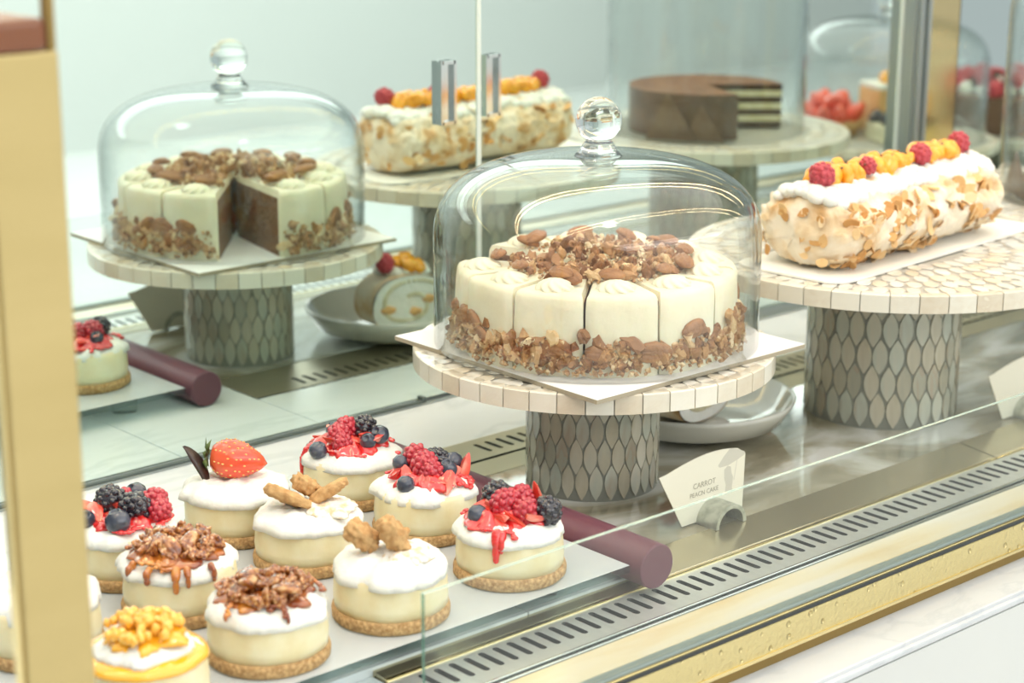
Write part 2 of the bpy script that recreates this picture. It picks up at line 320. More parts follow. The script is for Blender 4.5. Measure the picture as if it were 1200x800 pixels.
# front: bevel, grille, ridge, brass sheet, gasket, channel, marble ledge
XL = 0.7184; XJ = 1.405
def bevel(x0, x1):
    b = MB(); pr = [(-0.4115, -0.02), (-0.4115, 0.0005), (-0.4490, -0.0035), (-0.4510, -0.0045), (-0.4510, -0.02)]
    vs = [(x, y, z) for x in (x0, x1) for (y, z) in pr]; n = 5
    b.add(vs, [(i, i+1, n+i+1, n+i) for i in range(n-1)]+[(4, 3, 2, 1, 0), (5, 6, 7, 8, 9)]); return b.mesh('brass_bevel', 'bronze_plate', False)
cpart('deck_lip', bevel(XL, XJ-0.0008)); cpart('deck_lip', bevel(XJ+0.0008, X1))
cpart('lip_edge', bevbox('lip_edge', XL, XJ-0.001, -0.4530, -0.4500, -0.008, -0.0036, 'brass_polished', 0.0008))
cpart('lip_edge', bevbox('lip_edge', XJ+0.001, X1, -0.4530, -0.4500, -0.008, -0.0036, 'brass_polished', 0.0008))
cpart('front_vent_grille', grille('front_vent_grille', XL, X1, -0.5015, -0.4530, -0.4835, -0.4585, 0.735, 0.0130, 0.0054, 'steel', -0.005))
cpart('marble_slab', bevbox('marble_slab', X0, XL-0.001, -0.5015, -0.4380, -0.03, -0.006, 'marble', 0.0006))
cpart('glass_seat_ridge', bevbox('glass_seat_ridge', X0, X1, -0.5045, -0.5015, -0.02, -0.001, 'chrome', 0.001))
cpart('glass_seat_ridge', bevbox('glass_seat_ridge', X0, X1, -0.5090, -0.5062, -0.02, -0.002, 'chrome', 0.001))
cpart('brass_ledge', bevbox('brass_ledge', X0, X1, -0.5440, -0.5092, -0.02, -0.0030, 'brass_sheet', 0.0008))
cpart('glass_gasket', bevbox('glass_gasket', X0, X1, -0.5545, -0.5442, -0.02, 0.0, 'gasket', 0.0014))
cpart('brass_edge_strip', bevbox('brass_edge_strip', X0, X1, -0.5575, -0.5547, -0.02, -0.0012, 'brass_polished', 0.0006))
cpart('rubber_seal', bevbox('rubber_seal', X0, X1, -0.5585, -0.5550, -0.0052, -0.0024, 'rubber', 0.0004))
cpart('brass_channel', bevbox('brass_channel', X0, X1, -0.5590, -0.5450, -0.0275, -0.0052, 'brass_channel', 0.0008))
cpart('brass_channel_lip', bevbox('brass_channel_lip', X0, X1, -0.5602, -0.5480, -0.0295, -0.0262, 'brass_polished', 0.0008))
cpart('shadow_gap', bevbox('shadow_gap', X0, X1, -0.5560, -0.5400, -0.0400, -0.0290, 'brass_dark', 0.0004))  # recess under the channel, its brown shade put into the strip's colour
cpart('marble_ledge', bevbox('marble_ledge', X0, X1, -0.5960, -0.40, -0.0600, -0.0385, 'counter_marble', 0.002))
cpart('ledge_bead', bevbox('ledge_bead', X0, X1, -0.6000, -0.56, -0.0460, -0.0412, 'counter_marble', 0.0015))
cpart('front_panel', bevbox('front_panel', X0, X1, -0.5990, -0.5600, -0.92, -0.0475, 'white_lacquer', 0.001))
cpart('plinth', bevbox('plinth', X0, X1, -0.53, 0.02, -0.95, -0.90, 'white_lacquer', 0.002))
cpart('carcass', bevbox('carcass', X0, X1, -0.54, 0.03, -0.90, -0.065, 'white_lacquer', 0.002))
# low front glass guard
g = MB(); gx0, gx1, gy0, gy1, gz0, gz1 = 0.6700, X1-0.01, -0.5525, -0.5495, -0.002, 0.1020
g.add([(gx0, gy0, gz0), (gx1, gy0, gz0), (gx1, gy0, gz1), (gx0, gy0, gz1)], [(0, 1, 2, 3)], 0)
g.add([(gx0, gy1, gz0), (gx1, gy1, gz0), (gx1, gy1, gz1), (gx0, gy1, gz1)], [(3, 2, 1, 0)], 0)
g.add([(gx0, gy0, gz0), (gx0, gy1, gz0), (gx0, gy1, gz1), (gx0, gy0, gz1)], [(3, 2, 1, 0)], 1)
g.add([(gx1, gy0, gz0), (gx1, gy1, gz0), (gx1, gy1, gz1), (gx1, gy0, gz1)], [(0, 1, 2, 3)], 1)
g.add([(gx0, gy0, gz1), (gx1, gy0, gz1), (gx1, gy1, gz1), (gx0, gy1, gz1)], [(0, 1, 2, 3)], 2)
gg = link('glass_guard', g.mesh('glass_guard', ['pane_glass', 'glass_edge', 'glass_edge_top'], False)); tag(gg, 'low clear glass guard pane with green edge standing along the front of the counter', 'glass guard')
# door frame: aluminium stile + brass panel + fixed mirror beyond, rails under doors
frame = thing('mirror_frame', 'grey metal stile with brass panel and fixed mirror at the back of the counter', 'mirror', (1.90, 0.0, 0.0005))
def fpart(name, me): return link(name, me, frame, (-1.90, 0, 0))
st = MB(); st.box(1.852, 1.884, -0.004, 0.03, 0.0, 0.62)
for a in (1.8575, 1.8715): st.box(a, a+0.006, -0.010, 0.0, 0.0, 0.62)
fpart('door_stile', st.mesh('door_stile', 'alu', False))
fpart('brass_panel', bevbox('brass_panel', 1.885, 1.946, 0.0, 0.02, 0.0, 0.62, 'brass_polished', 0.001))
fpart('fixed_mirror', MB().box(1.947, 3.1, 0.0, 0.006, 0.0, 0.62).mesh('fixed_mirror', 'mirror', False))
track = thing('door_track', 'slim grey metal track with dark seal under the mirror doors', 'door track', (1.0, 0.01, 0.0))
def tpart(name, me): return link(name, me, track, (-1.0, -0.01, 0))
tpart('track_bar', bevbox('door_track', X0, 1.850, -0.006, 0.026, 0.0003, 0.0022, 'alu', 0.0006))
tpart('door_seal', bevbox('door_seal', X0, 1.118, -0.0045, -0.0010, 0.0022, 0.0048, 'seal_grey', 0.0008))
tpart('door_stop', bevbox('door_stop', 1.114, 1.119, -0.0045, 0.0075, 0.0022, 0.0075, 'seal_grey', 0.001))

# sliding mirror doors
def mirror_door(label, x0, x1, y, hx):
    d = thing('mirror_door', label, 'mirror door', ((x0+x1)/2, y, 0.0050))
    L = (x1-x0)/2
    b = MB(); b.box(-L, L, 0, 0.005, 0, 0.617, 0)
    me = b.mesh('mirror_pane', ['mirror', 'mirror_edge'], False)
    me.polygons.foreach_set('material_index', [1, 1, 0, 1, 0, 1])
    link('mirror_pane', me, d)
    link('edge_trim', MB().box(L-0.0042, L+0.0006, -0.0012, 0.0056, 0, 0.617).mesh('edge_trim', 'mirror_edge', False), d)
    hb = MB(); z0, z1, wd = 0.2615, 0.3205, 0.0078; cx = hx-(x0+x1)/2
    for sx in (-1, 1): hb.box(cx+sx*wd-0.0016, cx+sx*wd+0.0016, -0.007, 0, z0, z1)
    hb.box(cx-wd, cx+wd, -0.0025, 0, z0, z1); hb.box(cx-wd, cx+wd, -0.007, 0, z1-0.003, z1); hb.box(cx-wd, cx+wd, -0.007, 0, z0, z0+0.003)
    link('finger_pull', hb.mesh('finger_pull', 'chrome', False), d)
    return d
mirror_door('sliding mirror door behind the cheesecake tray, overlapping in front of the other mirror door', 0.22, 1.1905, 0.0, 1.147)
mirror_door('sliding mirror door set further back, reaching to the grey metal stile', 1.13, 1.851, 0.012, 1.2125)

# brass corner post, copper ledge on it, slim glass fin
post = thing('brass_post', 'flat matt brass corner post standing on the marble ledge', 'post', (0.4224, -0.5668, -0.0384))
PH = 0.0384+0.4418
link('post_bar', bevbox('post_bar', -0.0183, 0.0183, -0.005, 0.005, 0, PH, 'brass', 0.0014), post)
link('post_fillet', bevbox('post_fillet', -0.0203, -0.0181, -0.002, 0.005, 0, PH-0.001, 'brass_polished', 0.0006), post)
link('glass_fin', bevbox('glass_fin', 0.0143, 0.0183, -0.0035, 0.0035, PH, PH+0.16, 'brass_dark', 0.001), post)
cl = link('copper_ledge', bevbox('copper_ledge', -0.13, 0.0133, -0.0045, 0.050, 0.0, 0.0150, 'copper_brown', 0.003), None, (0.4224, -0.5668, 0.4421))
tag(cl, 'polished copper brown ledge lying on top of the brass post', 'ledge')
# stack of dark bowls glimpsed beside the post
for k in range(5):
    pr = [(0.0, 0), (0.035, 0), (0.055, 0.022), (0.060, 0.040), (0.0575, 0.040), (0.052, 0.024), (0.033, 0.004), (0, 0.004)]
    o = link('bowl', MB().lathe(pr, 40).mesh('bowl', 'dark_bowl'), None, (0.535, -0.055, 0.0002+k*0.0185))
    tag(o, 'dark glazed bowl, '+('lowest', 'second from the bottom', 'middle one', 'second from the top', 'topmost')[k]+' of the nested stack behind the brass post', 'bowl', 'stacked dark bowls')

# LED rails of the canopy (lamps) hung from the ceiling
def led_rail(y, z, label):
    r = thing('light_rail', label, 'light rail', (1.6, y, z))
    link('rail_body', bevbox('rail_body', -1.5, 1.5, -0.008, 0.008, 0.004, 0.016, 'brass_polished', 0.001), r)
    link('led_strip', MB().box(-1.48, 1.48, -0.0018, 0.0018, 0.0, 0.004).mesh('led_strip', 'led', False), r)
    for sx in (-1.4, 1.4): link('hanger', MB().lathe([(0.003, 0.016), (0.003, 2.3-z)], 10).mesh('hanger', 'chrome'), r, (sx, 0, 0))
led_rail(-0.50, 0.70, 'slim brass light rail with a warm strip above the front glass')
led_rail(-0.05, 0.72, 'slim brass light rail with a warm strip above the mirror doors')

# ------------------------------------------------------------------ mosaic cake stands
def mosaic_stand(label, loc, zu, rt, rp, th=0.016, npet=30, pl=0.030, pw=0.0104, pitch=0.0222, nrim=43, rings=((0.138, 60), (0.116, 51)), group=None, rot=0.0, detail=True):
    s = thing('cake_stand', label, 'cake stand', loc, rot, group)
    ped = sharp(link('pedestal', MB().lathe([(0, 0), (rp-0.0004, 0), (rp-0.0004, zu+0.001), (0, zu+0.001)], 64).mesh('pedestal', 'grout'), s))
    # leaf shaped shell inlay, curved to the drum
    b = MB(); n = 7; vs = []; rr = rp+0.0007
    for i in range(n):
        t = -1+2*i/(n-1); hw = pw/2*(1-abs(t)**2.0)*1.0+0.0003
        for a in (-1, 1): vs.append((rr*math.cos(a*hw/rp), rr*math.sin(a*hw/rp), t*pl/2))
    for i in range(n):
        t = -1+2*i/(n-1); hw = pw/2*(1-abs(t)**2.0)+0.0003
        for a in (-1, 1): vs.append(((rp-0.001)*math.cos(a*hw/rp), (rp-0.001)*math.sin(a*hw/rp), t*pl/2))
    N = 2*n; fs = []
    for i in range(n-1):
        fs.append((2*i, 2*i+1, 2*i+3, 2*i+2)); fs.append((N+2*i, 2*i, 2*i+2, N+2*i+2)); fs.append((2*i+1, N+2*i+1, N+2*i+3, 2*i+3))
    me = b.add(vs, fs).mesh('shell_leaf', 'petal_pearl', False)
    rows = int(math.ceil((zu-pl*0.5)/pitch))+1
    rg = random.Random(len(label))
    for k in range(rows):
        z = pl/2+0.0015+k*pitch
        if z-pl/2 > zu-0.004: break
        for i in range(npet):
            sc_ = 1.0
            if z+pl/2 > zu: sc_ = (zu-(z-pl/2))/pl; zz = z-pl/2+pl*sc_/2
            else: zz = z
            link('shell_leaf', me, ped, (0, 0, zz), (0, 0, TAU*(i+0.5*(k % 2)+rg.uniform(-0.05, 0.05))/npet), (1, 1, sc_*rg.uniform(0.95, 1.0)))
    top = sharp(link('top_plate', MB().lathe([(0, zu), (rt-0.0016, zu), (rt-0.0016, zu+th-0.001), (0, zu+th-0.001)], 96).mesh('top_plate', 'grout_light'), s))
    # rim tiles
    b = MB(); n = 4; ha = PI/nrim-0.0005/rt; vs = []
    for (r, z) in ((rt, zu+0.0003), (rt, zu+th-0.0008), (rt-0.0009, zu+th), (rt-0.010, zu+th), (rt-0.010, zu+0.0003)):
        vs += [(r*math.cos(-ha+2*ha*i/n), r*math.sin(-ha+2*ha*i/n), z) for i in range(n+1)]
    m1 = n+1; fs = []
    for k in range(5):
        k2 = (k+1) % 5
        fs += [(k*m1+i, k*m1+i+1, k2*m1+i+1, k2*m1+i) for i in range(n)]
    fs += [tuple(k*m1 for k in range(5)), tuple(k*m1+n for k in reversed(range(5)))]
    me = b.add(vs, fs).mesh('rim_tile', 'rim_pearl', False)
    for i in range(nrim): link('rim_tile', me, top, (0, 0, 0), (0, 0, TAU*i/nrim))
    # top tiles: oval shell chips in rings
    for (r, cnt) in rings:
        ta = TAU*r/cnt; b = MB(); ew = ta*0.49; el = 0.0112; n = 12
        vs = [(el*math.cos(TAU*i/n), ew*math.sin(TAU*i/n), zu+th-0.0005) for i in range(n)]+[(el*0.93*math.cos(TAU*i/n), ew*0.93*math.sin(TAU*i/n), zu+th) for i in range(n)]
        me = b.add(vs, [(i, (i+1) % n, n+(i+1) % n, n+i) for i in range(n)]+[tuple(range(n, 2*n))]).mesh('shell_chip', 'top_pearl', False)
        for i in range(cnt):
            a = TAU*(i+rg.uniform(-0.12, 0.12))/cnt; rr = r+rg.uniform(-0.0012, 0.0012)
            link('shell_chip', me, top, (rr*math.cos(a), rr*math.sin(a), 0), (0, 0, a), (rg.uniform(0.85, 1.0), rg.uniform(0.85, 1.0), 1))
    return s
S1 = (1.087, -0.265, 0.0); T1 = 0.105+0.016
mosaic_stand('shell mosaic pedestal cake stand carrying the domed carrot pecan cake', S1, 0.105, 0.151, 0.0558, rot=0.03)
S2 = (1.437, -0.297, 0.0); T2 = 0.140+0.016
mosaic_stand('larger shell mosaic pedestal cake stand carrying the meringue roulade', S2, 0.140, 0.186, 0.0712, npet=30, pl=0.034, pw=0.0130, pitch=0.0255, nrim=47,
             rings=((0.166, 72), (0.1445, 62), (0.123, 53), (0.1015, 44), (0.080, 34)))
S3 = (1.846, -0.290, 0.0); T3 = 0.135+0.016
mosaic_stand('shell mosaic pedestal cake stand under the tall domed chocolate cake', S3, 0.135, 0.186, 0.070, npet=30, pl=0.034, pw=0.0130, pitch=0.0255, nrim=47, rings=((0.166, 72), (0.1445, 62)))
S4 = (2.330, -0.375, 0.0); T4 = 0.066+0.014
mosaic_stand('low shell mosaic stand with strawberry tart and small square cakes', S4, 0.066, 0.150, 0.060, th=0.014, npet=30, pl=0.030, pw=0.011, pitch=0.0222, nrim=43, rings=())
S5 = (2.665, -0.420, 0.0); T5 = 0.040+0.014
mosaic_stand('lowest shell mosaic stand under the raspberry topped chocolate cake', S5, 0.040, 0.140, 0.060, th=0.014, npet=30, pl=0.026, pw=0.011, pitch=0.0202, nrim=40, rings=())

# glass domes
def glass_dome(label, loc, r, h, knob_z, rk=0.019, group=None):
    d = thing('glass_dome', label, 'glass dome', loc, 0, group)
    t = 0.0028; ca = r*0.93; cb = min(0.070, h*0.5); zs = h-cb
    out = [(r, 0.0), (r, zs*0.5), (r, zs)]
    for i in range(1, 25):
        a = PI/2*i/24; out.append((r-ca+ca*math.cos(a)**0.76, zs+cb*math.sin(a)**0.76))
    z2 = out[-1][1]; out.append((0.0, z2+0.0003))
    inn = [(max(0, p[0]-t), max(0.0, p[1]-t)) for p in out]; inn[0] = (r-t, 0.0)
    b = MB(); b.lathe([(r-t, 0.0)]+[(r-t/2, -0.0008)]+out, 96); b.lathe(list(reversed(inn)), 96)
    link('bell', b.mesh('bell', 'dome_glass'), d)
    nk = [(0, z2-0.001), (0.020, z2-0.0005), (0.0155, z2+0.004), (0.0125, z2+0.010)]
    zc = knob_z; lo = math.asin(max(-1, -0.86))
    for i in range(0, 15):
        a = lo+(PI/2-lo)*i/14; nk.append((rk*math.cos(a), zc+rk*math.sin(a)))
    nk[-1] = (0, zc+rk)
    link('knob', MB().lathe(nk, 48).mesh('knob', 'knob_glass'), d)
    return d
glass_dome('clear glass bell dome with ball knob over the pecan topped carrot cake', (S1[0], S1[1]-0.002, T1+0.0042), 0.1345, 0.154, 0.308-T1-0.0042)
glass_dome('clear glass bell dome over the dark chocolate layer cake', (S3[0], S3[1], T3+0.001), 0.128, 0.255, 0.285)
glass_dome('clear glass bell dome over the strawberry tart', (S4[0], S4[1], T4+0.001), 0.132, 0.175, 0.205)

# ------------------------------------------------------------------ nuts
def pecan_mesh(seed):
    b = MB(); nu, nv = 30, 26; vs = []
    for i in range(nu+1):
        u = -1+2*i/nu; env = math.sqrt(max(0.0, 1-abs(u)**2.3))
        for j in range(nv):
            a = TAU*j/nv; y = math.cos(a)*env; z = math.sin(a)*env
            if z > 0:
                f = y/max(env, 0.05); g = 1-0.62*math.exp(-(f/0.13)**2)-0.34*math.exp(-((abs(f)-0.52)/0.10)**2)-0.22*math.exp(-((abs(f)-0.80)/0.07)**2)
                g *= 1+0.16*nz((u*5.0, f*1.5, 0), 1.6, seed); z = z*0.74*g
            else: z *= 0.30
            k = 1+0.09*nz((u*2.2, y*2, z*2), 1.4, seed)
            vs.append((u*0.0125*k, y*0.0070*k, z*0.0080*k))
    fs = [(i*nv+j, i*nv+(j+1) % nv, (i+1)*nv+(j+1) % nv, (i+1)*nv+j) for i in range(nu) for j in range(nv)]
    return b.add(vs, fs).mesh('pecan_half', 'pecan')
PEC = [pecan_mesh(i) for i in range(3)]
NUT = [lump('nut_piece', 'nut', 3+i, 2, 0.42, (1.25+0.25*(i % 2), 0.85, 0.62), 1.25) for i in range(7)]
def rosette_mesh(r=0.0148, h=0.0092):
    b = MB(); n = 44; rows = 12; vs = []
    for k in range(rows+1):
        t = k/rows; rr = r*(1-t**1.9)**0.7 if k < rows else 0.0003; rr = r*math.sqrt(max(0.0003, 1-t**1.7))
        for i in range(n):
            a = TAU*i/n; q = 1+0.10*math.cos(9*a+7.5*t)
            vs.append((rr*q*math.cos(a), rr*q*math.sin(a), h*t))
    vs.append((0, 0, h*1.03)); L = len(vs)-1
    fs = [(k*n+i, k*n+(i+1) % n, (k+1)*n+(i+1) % n, (k+1)*n+i) for k in range(rows) for i in range(n)]+[(rows*n+i, rows*n+(i+1) % n, L) for i in range(n)]
    return b.add(vs, fs).mesh('cream_rosette', 'rosette_cream')
ROS = rosette_mesh()

# ------------------------------------------------------------------ carrot cake (11 of 12 wedges)
CB = T1+0.0035
bd = thing('cake_board', 'square white cardboard cake board under the carrot cake', 'cake board', (1.0865, -0.271, T1))
link('board_core', MB().box(-0.1195, 0.1195, -0.1215, 0.1215, 0.0002, 0.0034).mesh('board_core', 'board_edge', False), bd)
link('board_face', MB().box(-0.1193, 0.1193, -0.1213, 0.1213, 0.0034, 0.0038).mesh('board_face', 'board_white', False), bd)
CB = T1+0.0038; CR = 0.1165; CH = 0.0645
cake = thing('carrot_cake', 'cream frosted carrot cake in wedges with pecans on top and around the base', 'cake', (S1[0], S1[1]-0.002, CB), 0)
def wedge(a0, a1, seed):
    b = MB(); n = 14; gap = 0.0009; rg = random.Random(seed)
    rb = CR; levels = [(0, 0, 0), (CH*0.3, 0, 0), (CH*0.6, 0.0004, 0), (CH-0.012, 0.0006, 0.0001), (CH-0.0042, 0.0012, 0.0004), (CH-0.0014, 0.0030, 0.0010), (CH, 0.0060, 0.0022)]
    rows = []; vs = []
    for (z, ins, cut) in levels:
        row = []
        for i in range(n+1):
            t = i/n; rr = rb-ins; da = (gap+cut)/rr; a = a0+da+(a1-a0-2*da)*t
            ww = 0.0011*nz((math.cos(a)*9, math.sin(a)*9, z*60), 1.5, seed)+0.0006*nz((math.cos(a)*30, math.sin(a)*30, z*120), 1, seed)
            edge = max(0, abs(2*t-1)-0.86)/0.14; rr2 = rr+ww-0.0022*edge**2
            row.append(len(vs)); vs.append((rr2*math.cos(a), rr2*math.sin(a), z))
        rows.append(row)
    # rings of the top, with a soft wave
    for q in (0.80, 0.55, 0.30):
        row = []
        for i in range(n+1):
            t = i/n; rr = (rb-0.006)*q; da = (gap+0.0022)/rr; a = a0+da+(a1-a0-2*da)*t
            row.append(len(vs)); vs.append((rr*math.cos(a), rr*math.sin(a), CH+0.0012*nz((rr*math.cos(a)*40, rr*math.sin(a)*40, 0), 1, seed)))
        rows.append(row)
    am = (a0+a1)/2; g0 = 0.006; tip = len(vs); vs.append((g0*math.cos(am), g0*math.sin(am), CH)); tipb = len(vs); vs.append((g0*math.cos(am), g0*math.sin(am), 0))
    fs = []; ms = []
    for k in range(len(rows)-1):
        for i in range(n): fs.append((rows[k][i], rows[k][i+1], rows[k+1][i+1], rows[k+1][i])); ms.append(0)
    for i in range(n): fs.append((rows[-1][i], rows[-1][i+1], tip)); ms.append(0)
    for side, sg in ((0, 1), (n, -1)):               # cut faces: crumb inside the frosting
        col = [r[side] for r in rows]; NL = len(levels)
        inner = []
        aa = a0 if side == 0 else a1
        for k in range(NL):
            z = min(levels[k][0], CH-0.0065); rr = rb-0.0065; da = gap/rr*sg; inner.append(len(vs)); vs.append((rr*math.cos(aa+da), rr*math.sin(aa+da), z))
        tin = len(vs); vs.append((g0*math.cos(am), g0*math.sin(am), CH-0.0065))
        def F(*f, mi=0):
            fs.append(tuple(f) if side == n else tuple(reversed(f))); ms.append(mi)
        for k in range(NL-1): F(col[k], col[k+1], inner[k+1], inner[k])
        F(inner[NL-1], col[NL-1], *col[NL:], tip, tin)
        F(*inner, tin, tipb, mi=1)
    fs.append(tuple(reversed(rows[0]))+(tipb,)); ms.append(0)
    k0 = len(b.v); b.v += vs; b.f += fs; b.m += ms
    me = b.mesh('cake_wedge', ['cream_frosting', 'carrot_crumb'], True); sharp(me, 40)
    return link('cake_wedge', me, cake)
CUT0 = 221.2
rg = random.Random(4)
WA = [CUT0+30*k for k in range(12) if int(CUT0+30*k) % 360 != 101]
for k, a in enumerate(WA):
    wd = wedge(R_(a), R_(a+30), k+1); am = R_(a+15+rg.uniform(-1.5, 1.5))
    rr = 0.0925+rg.uniform(-0.002, 0.002)
    link('cream_rosette', ROS, wd, (rr*math.cos(am), rr*math.sin(am), CH-0.0006), (0, 0, rg.uniform(0, 6)), (1.0, 1.0, rg.uniform(0.85, 1.05)))
    r2 = rr-rg.uniform(0.013, 0.018); al = am+R_(rg.uniform(-4, 4))
    link('pecan_half', PEC[k % 3], wd, (r2*math.cos(al), r2*math.sin(al), CH+0.0085), (rg.uniform(-0.3, 0.3), rg.uniform(-0.2, 0.2), al+PI/2+rg.uniform(-0.7, 0.7)), rg.uniform(0.9, 1.08))
    if k % 3 == 1:
        r3 = rr-0.017
        link('pecan_half', PEC[(k+1) % 3], wd, (r3*math.cos(al+0.1), r3*math.sin(al+0.1), CH+0.006), (rg.uniform(-0.6, 0.6), rg.uniform(-0.5, 0.2), rg.uniform(0, 6)), rg.uniform(0.85, 1.0))
def in_gap(a, pad=0.0): d = (math.degrees(a)-116.2+180) % 360-180; return abs(d) < 15+pad
n = 0
while n < 140:                                       # chopped pecans heaped on the middle
    a = rg.uniform(0, TAU); r = 0.072*math.sqrt(rg.random())
    if in_gap(a, 2 if r > 0.02 else 0) and r > 0.012: continue
    s = rg.uniform(0.0036, 0.0062); z = CH+0.002+rg.uniform(0.0, 0.010)*(1-(r/0.078)**2)+0.001
    link('nut_piece', NUT[n % 7], cake, (r*math.cos(a), r*math.sin(a), z), (rg.uniform(0, 6), rg.uniform(0, 6), rg.uniform(0, 6)), s); n += 1
n = 0
while n < 158:                                       # pecan pieces pressed round the foot
    a = rg.uniform(0, TAU)
    if in_gap(a, 1.5): continue
    t = rg.random()**1.4; z = 0.0112+0.0245*t*(0.85+0.5*nz((math.cos(a)*3, math.sin(a)*3, 0.3), 1.3, 5)); r = CR-0.0008+rg.uniform(0, 0.0022)*(1-t)
    if n % 6 == 0: link('nut_piece', PEC[n % 3], cake, (r*math.cos(a), r*math.sin(a), z+0.006), (rg.uniform(-0.4, 0.4)+PI/2, rg.uniform(-0.9, 0.9), a+PI/2), rg.uniform(0.8, 1.0))
    else: link('nut_piece', NUT[n % 7], cake, (r*math.cos(a), r*math.sin(a), z), (rg.uniform(0, 6), rg.uniform(0, 6), rg.uniform(0, 6)), rg.uniform(0.0042, 0.0078))
    n += 1
def crumbs(name, count, fn, s0, s1, mat, parent, seed):
    b = MB(); r2 = random.Random(seed); c = 0
    base = [(1, 0, 0), (-1, 0, 0), (0, 1, 0), (0, -1, 0), (0, 0, 1), (0, 0, -1)]; ff = [(0, 2, 4), (2, 1, 4), (1, 3, 4), (3, 0, 4), (2, 0, 5), (1, 2, 5), (3, 1, 5), (0, 3, 5)]
    while c < count:
        p = fn(r2)
        if p is None: continue
        s = r2.uniform(s0, s1); E = Euler((r2.uniform(0, 6), r2.uniform(0, 6), r2.uniform(0, 6))).to_matrix()
        b.add([E @ Vector((v[0]*s*r2.uniform(0.6, 1.3), v[1]*s*r2.uniform(0.6, 1.2), v[2]*s*r2.uniform(0.5, 1)))+Vector(p) for v in base], ff); c += 1
    o = link(name, b.mesh(name, mat, False), parent); o['kind'] = 'stuff'; return o
def f_top(r2):
    a = r2.uniform(0, TAU); r = 0.076*math.sqrt(r2.random())
    if in_gap(a, 2) and r > 0.012: return None
    return (r*math.cos(a), r*math.sin(a), CH+0.001+r2.uniform(0, 0.009)*(1-(r/0.08)**2))
def f_foot(r2):
    a = r2.uniform(0, TAU)
    if in_gap(a, 1.5): return None
    t = r2.random()**1.6; return ((CR+0.001+r2.uniform(0, 0.008)*(1-t))*math.cos(a), (CR+0.001+r2.uniform(0, 0.008)*(1-t))*math.sin(a), 0.0042+0.025*t)
def f_foot2(r2):
    a = r2.uniform(0, TAU)
    if in_gap(a, 2.5): return None
    t = r2.random()**1.3; h_ = 0.026*(0.75+0.6*nz((math.cos(a)*4, math.sin(a)*4, 0.7), 1.3, 8)); return ((CR-0.0005)*math.cos(a), (CR-0.0005)*math.sin(a), 0.0096+h_*0.92*t)
crumbs('nut_crumbs', 520, f_top, 0.0014, 0.0030, 'nut_crumb', cake, 2)
crumbs('nut_crumbs', 620, f_foot, 0.0018, 0.0036, 'nut_crumb', cake, 3)
crumbs('nut_rubble', 330, f_foot2, 0.0044, 0.0072, 'nut_rubble', cake, 9)

# ------------------------------------------------------------------ berries
def drupe_mesh(name, mat, r, h, seed):
    b = MB(); rg = random.Random(seed); rows = 6
    b.ball((0, 0, 0), 1, 14, 10, 0, (r*0.93, r*0.93, h*0.93))
    for k in range(rows+1):
        ph = -PI/2*0.75+(PI/2*0.75+PI/2)*k/rows; cr = math.cos(ph); n = max(1, int(round(9*cr)))
        for i in range(n):
            a = TAU*(i+0.5*(k % 2))/n+rg.uniform(-0.1, 0.1)
            b.ball((r*0.84*cr*math.cos(a), r*0.84*cr*math.sin(a), h*0.84*math.sin(ph)), r*0.27*rg.uniform(0.85, 1.1), 8, 6)
    return b.mesh(name, mat)
RASP = [drupe_mesh('raspberry', 'raspberry', 0.0098, 0.0105, i) for i in range(2)]
RASPM = [drupe_mesh('raspberry', 'raspberry_matt', 0.0098, 0.0110, i+5) for i in range(2)]
BLACK = [drupe_mesh('blackberry', 'blackberry', 0.0098, 0.0110, i+9) for i in range(2)]
def blueberry_mesh():
    b = MB(); pr = [(0, -0.0074), (0.0036, -0.0066), (0.0066, -0.0038), (0.0080, 0.0), (0.0068, 0.0044), (0.0040, 0.0066), (0.0034, 0.0074), (0.0030, 0.0072), (0.0024, 0.0060), (0, 0.0057)]
    return b.lathe(pr, 20).mesh('blueberry', 'blueberry')
BLUE = blueberry_mesh()
def straw_wedge(seed):
    b = MB(); n = 9; vs = []; L = 0.011; rg = random.Random(seed)
    for i in range(n):
        t = i/(n-1); wv = 0.0060*math.sqrt(max(0.01, math.sin(PI*min(1, 0.12+0.86*t))))*(1.05-0.5*t); hh = wv*0.95; z = -L+2*L*t
        vs += [(-wv, 0, z), (0, -hh*1.1, z), (wv, 0, z), (0, hh*0.32, z)]
    fs = [(i*4+j, i*4+(j+1) % 4, i*4+4+(j+1) % 4, i*4+4+j) for i in range(n-1) for j in range(4)]+[(3, 2, 1, 0), tuple(range(4*n-4, 4*n))]
    me = b.add(vs, fs).mesh('strawberry_wedge', 'straw_cut'); return sharp(me, 60)
SWED = [straw_wedge(i) for i in range(2)]

